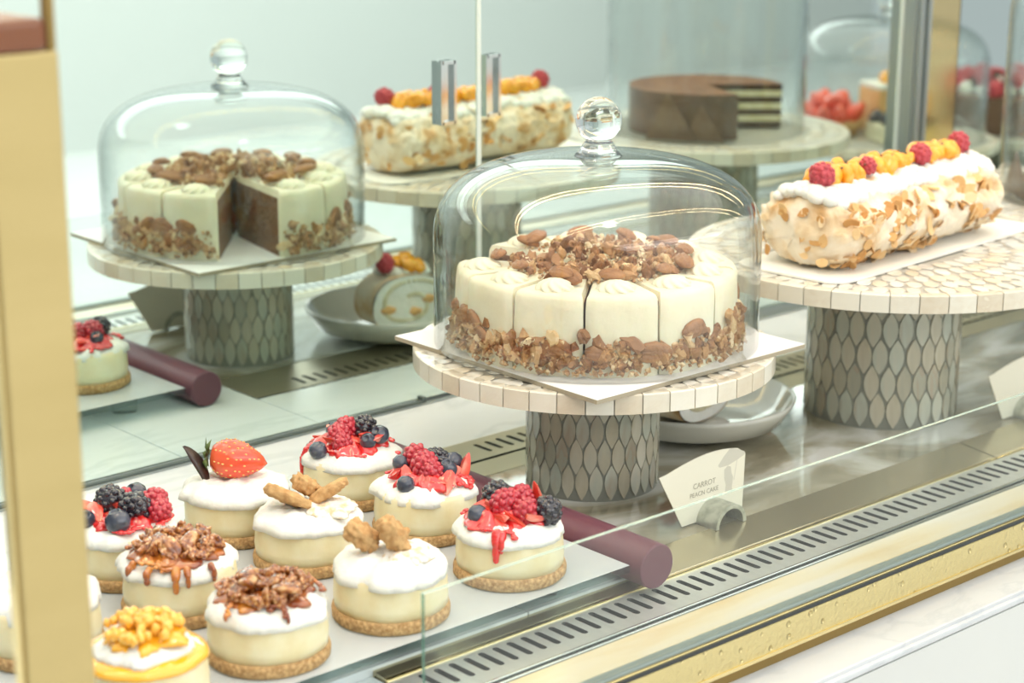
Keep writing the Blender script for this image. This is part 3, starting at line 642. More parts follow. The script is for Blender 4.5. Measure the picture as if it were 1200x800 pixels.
# ------------------------------------------------------------------ small cheesecakes
CK_R = 0.0422
def ring_body(name, mat, prof, seed, amp, n=56, freq=1.0):
    b = MB(); b.lathe(prof, n)
    b.v = [(x*(1+amp*nz((x*60, y*60, z*90), freq, seed)), y*(1+amp*nz((x*60, y*60, z*90), freq, seed)), z) if x*x+y*y > 1e-5 else (x, y, z) for (x, y, z) in b.v]
    return b.mesh(name, mat)
def blob_disc(name, mat, R, h, z0, seed, edge=0.10, lump_=0.25, skirt=0.006, drips=(), n=88, rings=18, freq=2.2, top=None):
    """spooned-on disc: wavy outline, lumpy top, rounded rim that hangs to z0-skirt"""
    b = MB(); vs = [(0, 0, z0+h*(1+lump_*0.5*nz((0, 0, 1), 1, seed)))]; fs = []
    for k in range(1, rings+1):
        t = k/rings
        for i in range(n):
            a = TAU*i/n
            e = R*(1+edge*1.6*nz((math.cos(a)*freq, math.sin(a)*freq, 0), 1, seed)+edge*0.6*nz((math.cos(a)*6, math.sin(a)*6, 2), 1, seed)+edge*0.25*nz((math.cos(a)*14, math.sin(a)*14, 4), 1, seed))
            dz = 0.0
            for (da, dl, dw, dd) in drips:
                w_ = math.exp(-(((math.degrees(a)-da+180) % 360-180)/dw)**2); e += dl*w_; dz += dd*w_
            q = min(1, t/0.80); x = e*math.sin(q*PI/2*0.97)*1.0 if False else e*(t if t < 0.8 else 0.8+0.2*math.sin((t-0.8)/0.2*PI/2)); 
            fall = 0 if t < 0.6 else ((t-0.6)/0.4)**2
            lz = h*(1+lump_*1.6*nz((x*math.cos(a)*95, x*math.sin(a)*95, 0), 1, seed)+lump_*0.7*nz((x*math.cos(a)*230, x*math.sin(a)*230, 3), 1, seed)+lump_*0.35*nz((x*math.cos(a)*480, x*math.sin(a)*480, 5), 1, seed))
            z = z0+lz*(1-fall)-(skirt+dz)*fall*fall
            vs.append((x*math.cos(a), x*math.sin(a), z))
    for i in range(n): fs.append((0, 1+i, 1+(i+1) % n))
    for k in range(rings-1):
        for i in range(n): fs.append((1+k*n+i, 1+(k+1)*n+i, 1+(k+1)*n+(i+1) % n, 1+k*n+(i+1) % n))
    vs.append((0, 0, z0-skirt*0.2)); L = len(vs)-1; base = 1+(rings-1)*n
    for i in range(n): fs.append((base+i, L, base+(i+1) % n))
    return b.add(vs, fs).mesh(name, mat)
TZ = 0.0205                                        # tray surface
def base_cake(label, x, y, seed, group, rz=0.0, cream='whip', creamR=0.0415, creamh=0.006, filling=True):
    c = thing('cheesecake', label, 'cheesecake', (x, y, TZ), rz, group); c.scale = (0.945, 0.945, 0.95)
    link('crust', ring_body('crust', 'crust', [(0, 0), (0.0405, 0.0), (0.0428, 0.002), (0.0430, 0.0070), (0.0420, 0.0100), (0, 0.0100)], seed, 0.018), c)
    link('filling', ring_body('filling', 'cheese', [(0, 0.0095), (0.0408, 0.0095), (0.0413, 0.018), (0.0408, 0.028), (0.0400, 0.0360), (0.0380, 0.0390), (0, 0.0395)], seed+3, 0.022), c)
    if cream: link('whipped_cream', blob_disc('whipped_cream', cream, creamR, creamh, 0.0395, seed, 0.085, 0.34, 0.006), c)
    return c
CZ = 0.0465
def sauce_strings(name, mat, parent, seed, count, rmax, z, w=0.0014):
    rg = random.Random(seed); b = MB()
    for k in range(count):
        a = rg.uniform(0, TAU); r = rg.uniform(0.015, rmax); pts = []
        x, y = r*math.cos(a), r*math.sin(a); d = a+rg.uniform(1.0, 2.0)
        for i in range(9):
            rr = math.hypot(x, y); zz = z if rr < 0.036 else z-(rr-0.036)*1.2
            pts.append(Vector((x, y, zz))); d += rg.uniform(-0.6, 0.7); x += 0.003*math.cos(d); y += 0.003*math.sin(d)
            if math.hypot(x, y) > rmax: break
        for i in range(len(pts)): b.ball(pts[i], w*rg.uniform(0.8, 1.5), 8, 6, 0, (1.5, 1.5, 0.9))
        for i in range(len(pts)-1): b.ball((pts[i]+pts[i+1])/2, w*rg.uniform(0.8, 1.1), 8, 6, 0, (1.5, 1.5, 0.8))
    return link(name, b.mesh(name, mat), parent, kind='stuff')
def drip(parent, mat, a, z1, seed, w=0.0028, zt=0.0435):
    b = MB(); k = 12
    for i in range(k+1):
        t = i/k; z = zt+(z1-zt)*t; r = 0.0385+0.0035*min(1, t*4); ww = w*(1-0.45*t)*(1+0.15*math.sin(9*t+seed))
        if i == k: ww *= 1.25
        b.ball((r*math.cos(a), r*math.sin(a), z), ww, 10, 8, 0, (1, 1, 1.25))
    link('sauce_drip', b.mesh('sauce_drip', mat), parent)
def berry(label, x, y, seed, rz=0.0, lay=None):
    c = base_cake(label, x, y, seed, 'berry cheesecakes on the tray', rz, 'whip', 0.0418, 0.0058)
    link('red_sauce', blob_disc('red_sauce', 'red_sauce', 0.030, 0.0065, 0.0445, seed+20, 0.25, 0.5, 0.001), c)
    sauce_strings('sauce_strings', 'red_sauce', c, seed, 7, 0.040, 0.0455)
    rg = random.Random(seed*11+1)
    lay = lay+[('s', rg.uniform(0, 360), rg.uniform(0.006, 0.028), rg.uniform(0.003, 0.009), rg.uniform(0.8, 1.05)) for _ in range(7)]
    for (kind, a, r, z, s) in lay:
        a = R_(a); P = (r*math.cos(a), r*math.sin(a), CZ+z); rot = (rg.uniform(-0.9, 0.9), rg.uniform(-0.9, 0.9), rg.uniform(0, 6))
        if kind == 'r': link('raspberry', RASP[rg.randrange(2)], c, P, rot, s)
        elif kind == 'k': link('blackberry', BLACK[rg.randrange(2)], c, P, (PI/2+rg.uniform(-0.4, 0.4), rg.uniform(-0.4, 0.4), rg.uniform(0, 6)), s)
        elif kind == 'b': link('blueberry', BLUE, c, P, rot, s)
        elif kind == 's': link('strawberry_wedge', SWED[rg.randrange(2)], c, P, (rg.uniform(0.9, 1.9), rg.uniform(-0.5, 0.5), rg.uniform(0, 6)), s)
        elif kind == 'S': link('strawberry_wedge', SWED[0], c, P, (rg.uniform(-0.25, 0.25), rg.uniform(-0.2, 0.2), rg.uniform(0, 6)), s)
    return c
# angles here: 226 faces the photographer, 318 screen right, 46 the mirror
def V(sx, sy):    # offset seen from the front (right, towards viewer) -> polar in world
    wx = sx*0.7466-sy*0.665; wy = -sx*0.6653-sy*0.747
    return math.degrees(math.atan2(wy, wx)), math.hypot(wx, wy)
def L(kind, sx, sy, z, s=1.0):
    a, r = V(sx, sy); return (kind, a, r, z, s)
c7 = berry('berry cheesecake in the row along the mirror, next to the maroon rod', 0.8755, -0.2085, 3, 0, [
    L('s', -0.022, -0.006, 0.004), L('s', -0.024, 0.008, 0.003, 0.9), L('r', -0.010, 0.004, 0.009, 1.0), L('r', -0.004, -0.010, 0.010, 1.05), L('r', -0.006, 0.016, 0.005, 0.9), L('k', 0.010, -0.012, 0.011, 1.05),
    L('b', 0.024, -0.002, 0.007, 1.05), L('b', 0.015, 0.012, 0.006, 0.9), L('b', -0.026, 0.022, 0.001, 1.0), L('s', 0.004, 0.010, 0.007, 1.0), L('s', 0.016, -0.002, 0.007, 0.9), L('b', -0.016, -0.018, 0.006, 0.9)])
c8 = berry('berry cheesecake between two other berry cheesecakes, halved blueberries among its strawberries', 0.8718, -0.3055, 4, 0, [
    L('s', -0.024, 0.004, 0.004, 1.0), L('s', -0.014, 0.012, 0.005, 1.0), L('r', -0.008, -0.014, 0.011, 1.05), L('r', 0.000, 0.004, 0.009, 1.15), L('r', 0.006, 0.012, 0.007, 0.95), L('k', 0.008, -0.012, 0.009, 1.0),
    L('b', 0.022, -0.012, 0.007, 1.05), L('b', 0.018, 0.006, 0.007, 1.05), L('b', -0.014, 0.026, 0.001, 0.95), L('S', 0.032, -0.006, 0.006, 1.0), L('s', 0.018, 0.022, 0.003, 1.15), L('s', 0.006, 0.022, 0.003, 0.9), L('b', -0.020, -0.008, 0.007, 0.9)])
c9 = berry('berry cheesecake at the front corner with red sauce running down its side', 0.8640, -0.4105, 5, 0, [
    L('r', -0.004, 0.002, 0.010, 1.1), L('r', 0.008, -0.006, 0.011, 1.0), L('k', -0.010, -0.012, 0.011, 1.15), L('k', 0.028, 0.008, 0.006, 1.15), L('b', -0.024, 0.012, 0.004, 1.0), L('s', -0.020, -0.002, 0.007, 1.0),
    L('s', -0.010, 0.016, 0.005, 1.0), L('S', 0.020, -0.010, 0.010, 1.15), L('r', 0.012, 0.012, 0.007, 1.0), L('s', 0.004, 0.020, 0.004, 0.9), L('s', -0.006, 0.028, 0.000, 0.9)])
drip(c9, 'red_sauce', R_(V(-0.010, 0.04)[0]), 0.026, 1, 0.0040); drip(c9, 'red_sauce', R_(V(-0.006, 0.04)[0]), 0.033, 2, 0.0032)
c1 = berry('berry cheesecake beside the brass post with two blackberries', 0.6565, -0.2300, 6, 0, [
    L('k', -0.010, -0.006, 0.010, 1.15), L('k', 0.010, 0.006, 0.009, 1.15), L('b', 0.006, -0.022, 0.009, 1.1), L('b', 0.001, 0.026, 0.004, 1.25), L('r', 0.022, -0.006, 0.008, 1.1), L('r', 0.028, 0.004, 0.005, 0.95), L('s', -0.018, 0.010, 0.006, 1.1),
    L('s', -0.026, -0.006, 0.005, 1.0), L('r', -0.002, -0.014, 0.007, 0.9), L('b', -0.024, 0.018, 0.003, 0.9), L('s', 0.016, -0.016, 0.006, 0.9)])
drip(c7, 'red_sauce', R_(150), 0.016, 3, 0.0022)

NUTG = [lump('pecan_piece', 'glazed_pecan', 30+i, 3, 0.40, (1.4, 0.9, 0.7), 1.4, True) for i in range(5)]
def pecan_cc(label, x, y, seed, dr):
    c = base_cake(label, x, y, seed, 'caramel pecan cheesecakes on the tray', 0, 'whip', 0.0420, 0.0056)
    link('caramel', blob_disc('caramel', 'caramel', 0.0325, 0.0042, 0.0448, seed+20, 0.20, 0.35, 0.001), c)
    rg = random.Random(seed)
    for k in range(70):
        a = rg.uniform(0, TAU); r = 0.030*math.sqrt(rg.random()); z = 0.0495+rg.uniform(0, 0.007)*(1-(r/0.034)**2)
        link('pecan_piece', NUTG[k % 5], c, (r*math.cos(a), r*math.sin(a), z), (rg.uniform(0, 6), rg.uniform(0, 6), rg.uniform(0, 6)), rg.uniform(0.0026, 0.0048))
    for k in range(4):
        a = rg.uniform(0, TAU); r = rg.uniform(0.008, 0.024)
        link('pecan_half', PECG[k % 2], c, (r*math.cos(a), r*math.sin(a), 0.0545), (rg.uniform(-0.6, 0.6), rg.uniform(-0.6, 0.6), rg.uniform(0, 6)), 0.85)
    sauce_strings('sauce_strings', 'caramel', c, seed, 12, 0.0395, 0.0475, 0.0013)
    for (sx, z1, ww) in dr: drip(c, 'caramel', R_(V(sx, math.sqrt(max(0, 0.0016-sx*sx)))[0]), z1, sx*100, ww)
    return c
PECG = []
for p_ in PEC[:2]:
    q_ = p_.copy(); q_.materials.clear(); q_.materials.append(M['glazed_half']); PECG.append(q_)
pecan_cc('caramel pecan cheesecake beside the berry cheesecake by the brass post, dripping amber sauce', 0.6515, -0.3110, 7, [(-0.030, 0.034, 0.0030), (0.004, 0.031, 0.0034), (0.012, 0.034, 0.0026), (0.028, 0.035, 0.0026), (-0.016, 0.036, 0.003)])
pecan_cc('caramel pecan cheesecake between the mango and cookie cheesecakes, neat cream rim', 0.6530, -0.4125, 8, [(0.018, 0.040, 0.0018), (-0.022, 0.041, 0.0018)])

# strawberry cheesecake
c = base_cake('cheesecake topped with one whole strawberry and a dark chocolate curl', 0.7625, -0.2135, 9, None, 0, 'whip', 0.0425, 0.0062)
def strawberry_mesh():
    b = MB(); pr = []
    for i in range(15):
        t = i/14; pr.append((0.0135*math.sin(PI*min(1, t*0.96+0.02))**0.62*(1.12-0.52*t)+0.0001, -0.014+0.036*t))
    pr[0] = (0, -0.0125); pr[-1] = (0, 0.0225)
    b.lathe(pr, 32); return b.mesh('strawberry', 'straw_skin'), pr
SM, spr = strawberry_mesh()
dx, dy = V(-0.004, -0.004)
so = link('strawberry', SM, c, (dy*math.cos(R_(dx)), dy*math.sin(R_(dx)), 0.0600), (0, 0, 0), 1.32)
ax = Vector((0.7466*0.97+0.1, -0.6653*0.97, -0.16)).normalized(); so.rotation_euler = ax.to_track_quat('Z', 'Y').to_euler()
sb = MB(); rg = random.Random(3)
for k in range(2, 13):
    r, z = spr[k]; m_ = max(4, int(r*900))
    for i in range(m_):
        a = TAU*(i+0.5*(k % 2))/m_; sb.ball((r*1.0*math.cos(a), r*1.0*math.sin(a), z), 0.00055, 6, 4, 0, (1, 1, 1.5))
link('seeds', sb.mesh('seeds', 'straw_seed'), so)
lf = MB()
for k in range(7):
    a = TAU*k/7; d = Vector((math.cos(a), math.sin(a), 0)); t_ = Vector((-math.sin(a), math.cos(a), 0)); z = Vector((0, 0, 1))
    lf.add([d*0.001-z*0.0135, d*0.006+t_*0.0026-z*0.0150, d*0.012-z*(0.0125+0.004*(k % 2)), d*0.006-t_*0.0026-z*0.0150, d*0.006-z*0.0162], [(0, 1, 2), (0, 2, 3), (0, 4, 1), (1, 4, 2), (2, 4, 3), (3, 4, 0)])
link('calyx', lf.mesh('calyx', 'leaf_green'), so)
# chocolate curl: slim boat-shaped shaving stuck upright
b = MB(); n_ = 14; vs = []
for i in range(n_+1):
    t = -1+2*i/n_; wv = 0.0058*(1-t*t)**0.7+0.0004; bend = 0.004*t*t
    vs += [(-wv, bend, t*0.019), (0, bend+0.0022, t*0.019), (wv, bend, t*0.019), (0, bend+0.0008, t*0.019)]
fs = [(i*4+j, i*4+(j+1) % 4, i*4+4+(j+1) % 4, i*4+4+j) for i in range(n_) for j in range(4)]+[(3, 2, 1, 0), tuple(range(4*n_, 4*n_+4))]
dx, dy = V(-0.0265, 0.008)
o = link('chocolate_curl', b.add(vs, fs).mesh('chocolate_curl', 'dark_chocolate'), c, (dy*math.cos(R_(dx)), dy*math.sin(R_(dx)), 0.0590))
o.rotation_euler = (Matrix.Rotation(R_(-41.75), 3, 'Z') @ Matrix.Rotation(-0.50, 3, 'Y') @ Matrix.Rotation(R_(62), 3, 'Z')).to_euler()

# cookie cheesecakes
def cookie_mesh(seed, Lx, Wy, Tz, amp=0.0016):
    bm = bmesh.new(); bmesh.ops.create_cube(bm, size=2); bmesh.ops.subdivide_edges(bm, edges=list(bm.edges), cuts=9, use_grid_fill=True)
    for v in bm.verts:
        c_ = v.co; m_ = max(abs(c_.x), abs(c_.y), abs(c_.z)); s_ = c_.normalized(); q = (c_*0.55+s_*0.55)
        taper = 1-0.25*max(0, q.x); p = Vector((q.x*Lx, q.y*Wy*taper, q.z*Tz*taper))
        d = amp*(1.3*nz(p*220, 1, seed)+0.8*nz(p*520, 1, seed)); v.co = p+s_*d
    me = bpy.data.meshes.new('cookie_piece'); bm.to_mesh(me); bm.free(); me.materials.append(M['biscuit']); me.polygons.foreach_set('use_smooth', [True]*len(me.polygons)); return me
COO = [cookie_mesh(1, 0.0185, 0.0120, 0.0042), cookie_mesh(2, 0.0110, 0.0080, 0.0055, 0.0026), cookie_mesh(3, 0.0150, 0.0100, 0.0044)]
COL2 = [cookie_mesh(4, 0.0125, 0.0075, 0.0065, 0.0026), cookie_mesh(5, 0.0145, 0.0075, 0.0070, 0.0028), cookie_mesh(6, 0.0080, 0.0065, 0.0055, 0.0026)]
def place(o, sx, sy, z):
    a, r = V(sx, sy); o.location = (r*math.cos(R_(a)), r*math.sin(R_(a)), z)
def rot_view(o, tilt, spin, yaw=0.0):
    """orientation given in the picture plane: spin about the view axis, tilt towards the viewer"""
    o.rotation_euler = (Matrix.Rotation(R_(-41.75)+yaw, 3, 'Z') @ Matrix.Rotation(spin, 3, 'Y') @ Matrix.Rotation(tilt, 3, 'X')).to_euler()
c = base_cake('cookie cheesecake with three biscuit pieces, behind the one by the glass edge', 0.7690, -0.2970, 10, 'cookie cheesecakes on the tray', 0, 'whip', 0.0425, 0.0055)
link('cookie_dust', blob_disc('cookie_dust', 'whip_dusted', 0.0215, 0.0042, 0.0445, 61, 0.2, 0.25, 0.0), c, (0.010, -0.016, 0))
for (sx, sy, z, ti, sp, ya, mi) in ((-0.014, 0.006, 0.0535, -0.45, 0.42, 0.0, 0), (-0.001, -0.010, 0.0570, 0.0, 0.55, 0.3, 1), (0.016, -0.004, 0.0550, -0.3, -0.60, 0.0, 2)):
    o = link('cookie_piece', COO[mi], c); place(o, sx, sy, z); rot_view(o, ti, sp, ya)
c = base_cake('cookie cheesecake with two rough biscuit lumps on dusted cream, beside the glass edge', 0.7540, -0.4125, 11, 'cookie cheesecakes on the tray', 0, 'whip', 0.0420, 0.0075)
link('cookie_dust', blob_disc('cookie_dust', 'whip_dusted', 0.0200, 0.0050, 0.0455, 64, 0.25, 0.3, 0.0), c, (0.008, -0.006, 0))
for (sx, sy, z, sp, mi) in ((-0.0195, 0.002, 0.0600, 0.70, 0), (0.003, 0.004, 0.0610, 1.05, 1), (0.004, -0.008, 0.0570, 0.3, 2)):
    o = link('cookie_piece', COL2[mi], c); place(o, sx, sy, z); rot_view(o, 0.3, sp, 0.2)
# mango cheesecake
c = base_cake('mango cheesecake with orange glaze, beside the foot of the brass post', 0.5545, -0.4240, 12, None, 0, None)
link('mango_glaze', blob_disc('mango_glaze', 'mango_glaze', 0.0418, 0.0022, 0.0395, 12, 0.02, 0.15, 0.004), c)
link('whipped_cream', blob_disc('whipped_cream', 'whip', 0.0330, 0.0080, 0.0415, 14, 0.10, 0.25, 0.001), c)
link('mango_puree', blob_disc('mango_puree', 'mango_glaze', 0.0250, 0.0040, 0.0490, 15, 0.25, 0.4, 0.001, drips=((226, 0.007, 12, 0.006),)), c)
CUBE = [lump('mango_dice', 'mango_dice', 70+i, 2, 0.28, (1.1, 1, 0.85), 1.8, True) for i in range(4)]
rg = random.Random(8)
for k in range(46):
    a = rg.uniform(0, TAU); r = 0.0245*math.sqrt(rg.random())
    link('mango_dice', CUBE[k % 4], c, (r*math.cos(a), r*math.sin(a), 0.0545+0.007*(1-(r/0.026)**2)*rg.uniform(0.5, 1)), (rg.uniform(0, 6), rg.uniform(0, 6), rg.uniform(0, 6)), rg.uniform(0.0030, 0.0048))
c = base_cake('plain cream topped cheesecake half hidden behind the brass post', 0.5470, -0.3080, 13, None, 0, 'whip', 0.0420, 0.010)

# white tray under the cheesecakes, maroon rods
tr = thing('serving_tray', 'frosted white glass tray carrying rows of small cheesecakes', 'tray', (0.67, -0.287, 0.0))
tp = bevbox('tray_panel', -0.27, 0.2685, -0.1715, 0.152, 0.0145, 0.0205, 'white_tray', 0.0008); tp.materials.append(M['tray_edge_glass'])
for f_ in tp.polygons:
    if f_.normal.z < 0.9: f_.material_index = 1
link('tray_panel', tp, tr)
for sx in (-0.22, 0.22):
    for sy in (-0.13, 0.12): link('foot', MB().lathe([(0, 0.0002), (0.012, 0.0002), (0.012, 0.0144), (0, 0.0144)], 24).mesh('foot', 'pane_glass'), tr, (sx, sy, 0))
def rod(x, label):
    b = MB(); r = 0.0170; pr = [(0, -0.1703), (r-0.0008, -0.1703), (r, -0.1695), (r, 0.1695), (r-0.0008, 0.1703), (0, 0.1703)]
    o = link('rod', b.lathe(pr, 48).mesh('rod', 'maroon'), None, (x, -0.2977, 0.0172), (PI/2, 0, 0)); sharp(o, 30); tag(o, label, 'rod')
rod(0.9570, 'thick maroon divider rod lying beside the white cheesecake tray')

# ------------------------------------------------------------------ meringue roulade on the larger stand
RX, RY, RZr = 1.4355, -0.2935, R_(4.4)
def rounded_strip(name, L, W, z0, z1, mat, rad=0.02):
    b = MB(); pts = []; n = 6
    for (cx, cy, a0) in ((L-rad, W-rad, 0), (-L+rad, W-rad, 90), (-L+rad, -W+rad, 180), (L-rad, -W+rad, 270)):
        pts += [(cx+rad*math.cos(R_(a0+90*i/n)), cy+rad*math.sin(R_(a0+90*i/n))) for i in range(n+1)]
    N = len(pts); vs = [(x, y, z0) for x, y in pts]+[(x, y, z1) for x, y in pts]
    return b.add(vs, [(i, (i+1) % N, N+(i+1) % N, N+i) for i in range(N)]+[tuple(reversed(range(N))), tuple(range(N, 2*N))]).mesh(name, mat, False)
pb = link('cake_board', rounded_strip('cake_board', 0.172, 0.0590, 0.0002, 0.0020, 'paper', 0.022), None, (RX+0.012, RY, T2+0.0002), (0, 0, RZr)); tag(pb, 'long white paper board under the meringue roulade', 'cake board')
T2b = T2+0.0022
rl = thing('roulade', 'almond flaked meringue roulade topped with cream, mango and raspberries', 'cake', (RX, RY, T2b), RZr)
RL, RW, RH = 0.1365, 0.0525, 0.0690
def sect(a):         # flattened round section, flat bottom
    y = math.cos(a); z = math.sin(a); y = math.copysign(abs(y)**0.93, y); z = math.copysign(abs(z)**0.93, z)
    return y*RW, RH*0.47+z*RH*(0.53 if z > 0 else 0.465)
def roul_pt(u, a, k=1.0):
    e = max(0.0, abs(u)-0.84)/0.16; s = math.sqrt(max(0.0, 1-0.55*e*e)); y, z = sect(a)
    d = 0.0046*nz((u*7, y*55, z*55), 1, 2)+0.0030*nz((u*22, y*150, z*150), 1, 4)+0.0016*nz((u*60, y*420, z*420), 1, 8)
    y *= s; z = RH*0.47+(z-RH*0.47)*s; yy = y*(1+d/RW*1.4); zz = max(0.0, z+d*(1 if z > 0.006 else 0))
    return Vector((u*RL, yy, zz*k))
b = MB(); nu, nv = 150, 84; vs = []
for i in range(nu+1):
    for j in range(nv): vs.append(roul_pt(-1+2*i/nu, TAU*j/nv))
fs = [(i*nv+j, i*nv+(j+1) % nv, (i+1)*nv+(j+1) % nv, (i+1)*nv+j) for i in range(nu) for j in range(nv)]
for side, u in ((0, -1), (nu, 1)):                      # end caps: lumpy swirl
    prev = [side*nv+j for j in range(nv)]
    for k in (0.72, 0.42, 0.15):
        cur = []
        for j in range(nv):
            p = roul_pt(u, TAU*j/nv); q = Vector((p.x+u*(0.004*(1-k)+0.005*nz((p.y*60*k, p.z*60*k, u), 1, 6)), p.y*k, RH*0.45+(p.z-RH*0.45)*k)); cur.append(len(vs)); vs.append(q)
        for j in range(nv):
            f = (prev[j], prev[(j+1) % nv], cur[(j+1) % nv], cur[j]); fs.append(f if u > 0 else tuple(reversed(f)))
        prev = cur
    fs.append(tuple(prev) if u > 0 else tuple(reversed(prev)))
link('meringue_roll', b.add(vs, fs).mesh('meringue_roll', 'meringue'), rl)
# almond flakes lying on the roll
def flake_mesh(seed):
    b = MB(); n = 10; vs = []
    for (z, s) in ((0, 1.0), (0.0006, 0.96)):
        for i in range(n):
            a = TAU*i/n; r = 1+0.22*nz((math.cos(a)*1.5, math.sin(a)*1.5, 0), 1, seed); x = math.cos(a)*0.0068*r*s; y = math.sin(a)*0.0043*r*s
            vs.append((x, y, z+0.0018*(x/0.0068)**2*0.6))
    return b.add(vs, [(i, (i+1) % n, n+(i+1) % n, n+i) for i in range(n)]+[tuple(reversed(range(n))), tuple(range(n, 2*n))]).mesh('almond_flake', 'almond', False)
FLK = [flake_mesh(i) for i in range(5)]
rg = random.Random(12)
for k in range(290):
    u = rg.uniform(-0.97, 0.98); a = rg.choice((1, 1, 0))*(PI+rg.uniform(-0.75, 1.15)) or rg.uniform(-0.75, 1.1)
    if nz((u*4, a*1.5, 0), 1.2, 9) < -0.12: continue
    p = roul_pt(u, a); p2 = roul_pt(u+0.004, a); p3 = roul_pt(u, a+0.02); nrm = (p3-p).cross(p2-p); c0 = Vector((p.x, 0, RH*0.45))
    if nrm.dot(p-c0) < 0: nrm = -nrm
    nrm = (nrm.normalized()+Vector((rg.uniform(-0.25, 0.25), rg.uniform(-0.25, 0.25), rg.uniform(-0.25, 0.25)))).normalized()
    E = nrm.to_track_quat('Z', 'X').to_matrix() @ Matrix.Rotation(rg.uniform(0, 6), 3, 'Z')
    link('almond_flake', FLK[k % 5], rl, p+nrm*0.0002, E.to_euler(), rg.uniform(0.8, 1.5))
for k in range(16):
    u = -1; yy = rg.uniform(-0.036, 0.036); zz = rg.uniform(0.010, 0.058); E = Vector((-1, rg.uniform(-0.3, 0.3), rg.uniform(-0.2, 0.4))).to_track_quat('Z', 'X').to_matrix() @ Matrix.Rotation(rg.uniform(0, 6), 3, 'Z')
    link('almond_flake', FLK[k % 5], rl, (-RL-0.0025, yy, zz), E.to_euler(), rg.uniform(0.7, 1.1))
# piped cream strip
b = MB(); rg = random.Random(5)
def ico(): pass
for k in range(56):
    u = -0.95+1.90*k/55
    for yy in (-0.027, -0.017, -0.006, 0.006, 0.017, 0.027):
        y_ = yy+rg.uniform(-0.004, 0.004); z = RH-0.0008-0.0058*(y_/0.027)**2; s_ = rg.uniform(0.0050, 0.0088); b.ball((u*RL+rg.uniform(-0.003, 0.003), y_, z+rg.uniform(-0.001, 0.002)), s_, 10, 8, 0, (1.15, 1.1, 0.85))
link('cream_strip', b.mesh('cream_strip', 'whip'), rl)
MCH = [lump('mango_chunk', 'mango', 80+i, 3, 0.22, (1.15, 1.0, 0.85), 1.2, True) for i in range(4)]
for k in range(26):
    u = -0.80+1.62*k/25; 
    if min(abs(u-q) for q in (-0.86, -0.36, 0.28, 0.86)) < 0.055: continue
    for yy in (-0.006, 0.009):
        link('mango_chunk', MCH[rg.randrange(4)], rl, (u*RL+rg.uniform(-0.002, 0.002), yy+rg.uniform(-0.003, 0.003), RH+0.0085+rg.uniform(-0.001, 0.0022)), (rg.uniform(0, 6), rg.uniform(0, 6), rg.uniform(0, 6)), rg.uniform(0.0072, 0.0098))
for (u, yy, s) in ((-0.86, -0.008, 1.12), (-0.36, -0.010, 0.78), (0.28, -0.010, 0.98), (0.86, -0.002, 1.08)):
    link('raspberry', RASPM[rg.randrange(2)], rl, (u*RL, yy, RH+0.0135), (rg.uniform(-0.7, 0.7), rg.uniform(-0.7, 0.7), rg.uniform(0, 6)), s)
sb = MB()
for k in range(40): sb.ball((rg.uniform(-0.78, 0.8)*RL, rg.uniform(-0.013, 0.010), RH+0.0155+rg.uniform(-0.002, 0.002)), 0.0013, 6, 5, 0, (1.3, 1, 0.8))
o = link('passion_seeds', sb.mesh('passion_seeds', 'passion_seed'), rl); o['kind'] = 'stuff'

# ------------------------------------------------------------------ plate with a slice of roulade
PX, PY = 1.256, -0.222
pr = [(0, 0.0002), (0.050, 0.0002), (0.054, 0.003), (0.082, 0.012), (0.0935, 0.0290), (0.0945, 0.0325), (0.0930, 0.0335), (0.0910, 0.0322), (0.0795, 0.0155), (0.052, 0.0080), (0, 0.0070)]
pl = link('plate', MB().lathe(pr, 72).mesh('plate', 'ceramic'), None, (PX, PY, 0.0)); tag(pl, 'shallow glazed stoneware plate holding the roulade slice on the metal deck', 'plate')
sl = thing('roulade_slice', 'thick slice of cream filled roulade with mango and raspberry on the plate', 'cake slice', (PX+0.004, PY+0.010, 0.0084), R_(9))
b = MB(); n = 48; SW, SH, ST = 0.046, 0.062, 0.021
def ssec(a):
    y = math.cos(a); z = math.sin(a); y = math.copysign(abs(y)**0.85, y); z = math.copysign(abs(z)**0.85, z); return y*SW, SH*0.47+z*SH*(0.53 if z > 0 else 0.47)
vs = []
for yd in (-ST, -ST*0.4, ST*0.4, ST):
    for i in range(n):
        x, z = ssec(TAU*i/n); d = 0.0015*nz((x*80, yd*80, z*80), 1, 3); vs.append((x*(1+d*12), yd, max(0, z+d)))
fs = [(k*n+i, (k+1)*n+i, (k+1)*n+(i+1) % n, k*n+(i+1) % n) for k in range(3) for i in range(n)]
link('meringue_rind', b.add(vs, fs).mesh('meringue_rind', 'meringue'), sl)
b = MB()
for yd, sg in ((-ST+0.0003, -1), (ST-0.0003, 1)):
    k0 = len(b.v); rows = []
    for k, q in enumerate((0.97, 0.75, 0.5, 0.25)):
        rows.append([len(b.v)+i for i in range(n)])
        for i in range(n):
            x, z = ssec(TAU*i/n); b.v.append((x*q, yd+sg*0.0016*nz((x*60*q, z*60*q, sg), 1, 5), SH*0.47+(z-SH*0.47)*q))
    c0 = len(b.v); b.v.append((0, yd, SH*0.47))
    for k in range(3):
        for i in range(n):
            f = (rows[k][i], rows[k][(i+1) % n], rows[k+1][(i+1) % n], rows[k+1][i]); b.f.append(f if sg < 0 else tuple(reversed(f))); b.m.append(0)
    for i in range(n):
        f = (rows[3][i], rows[3][(i+1) % n], c0); b.f.append(f if sg < 0 else tuple(reversed(f))); b.m.append(0)
link('cream_filling', b.mesh('cream_filling', 'whip'), sl)
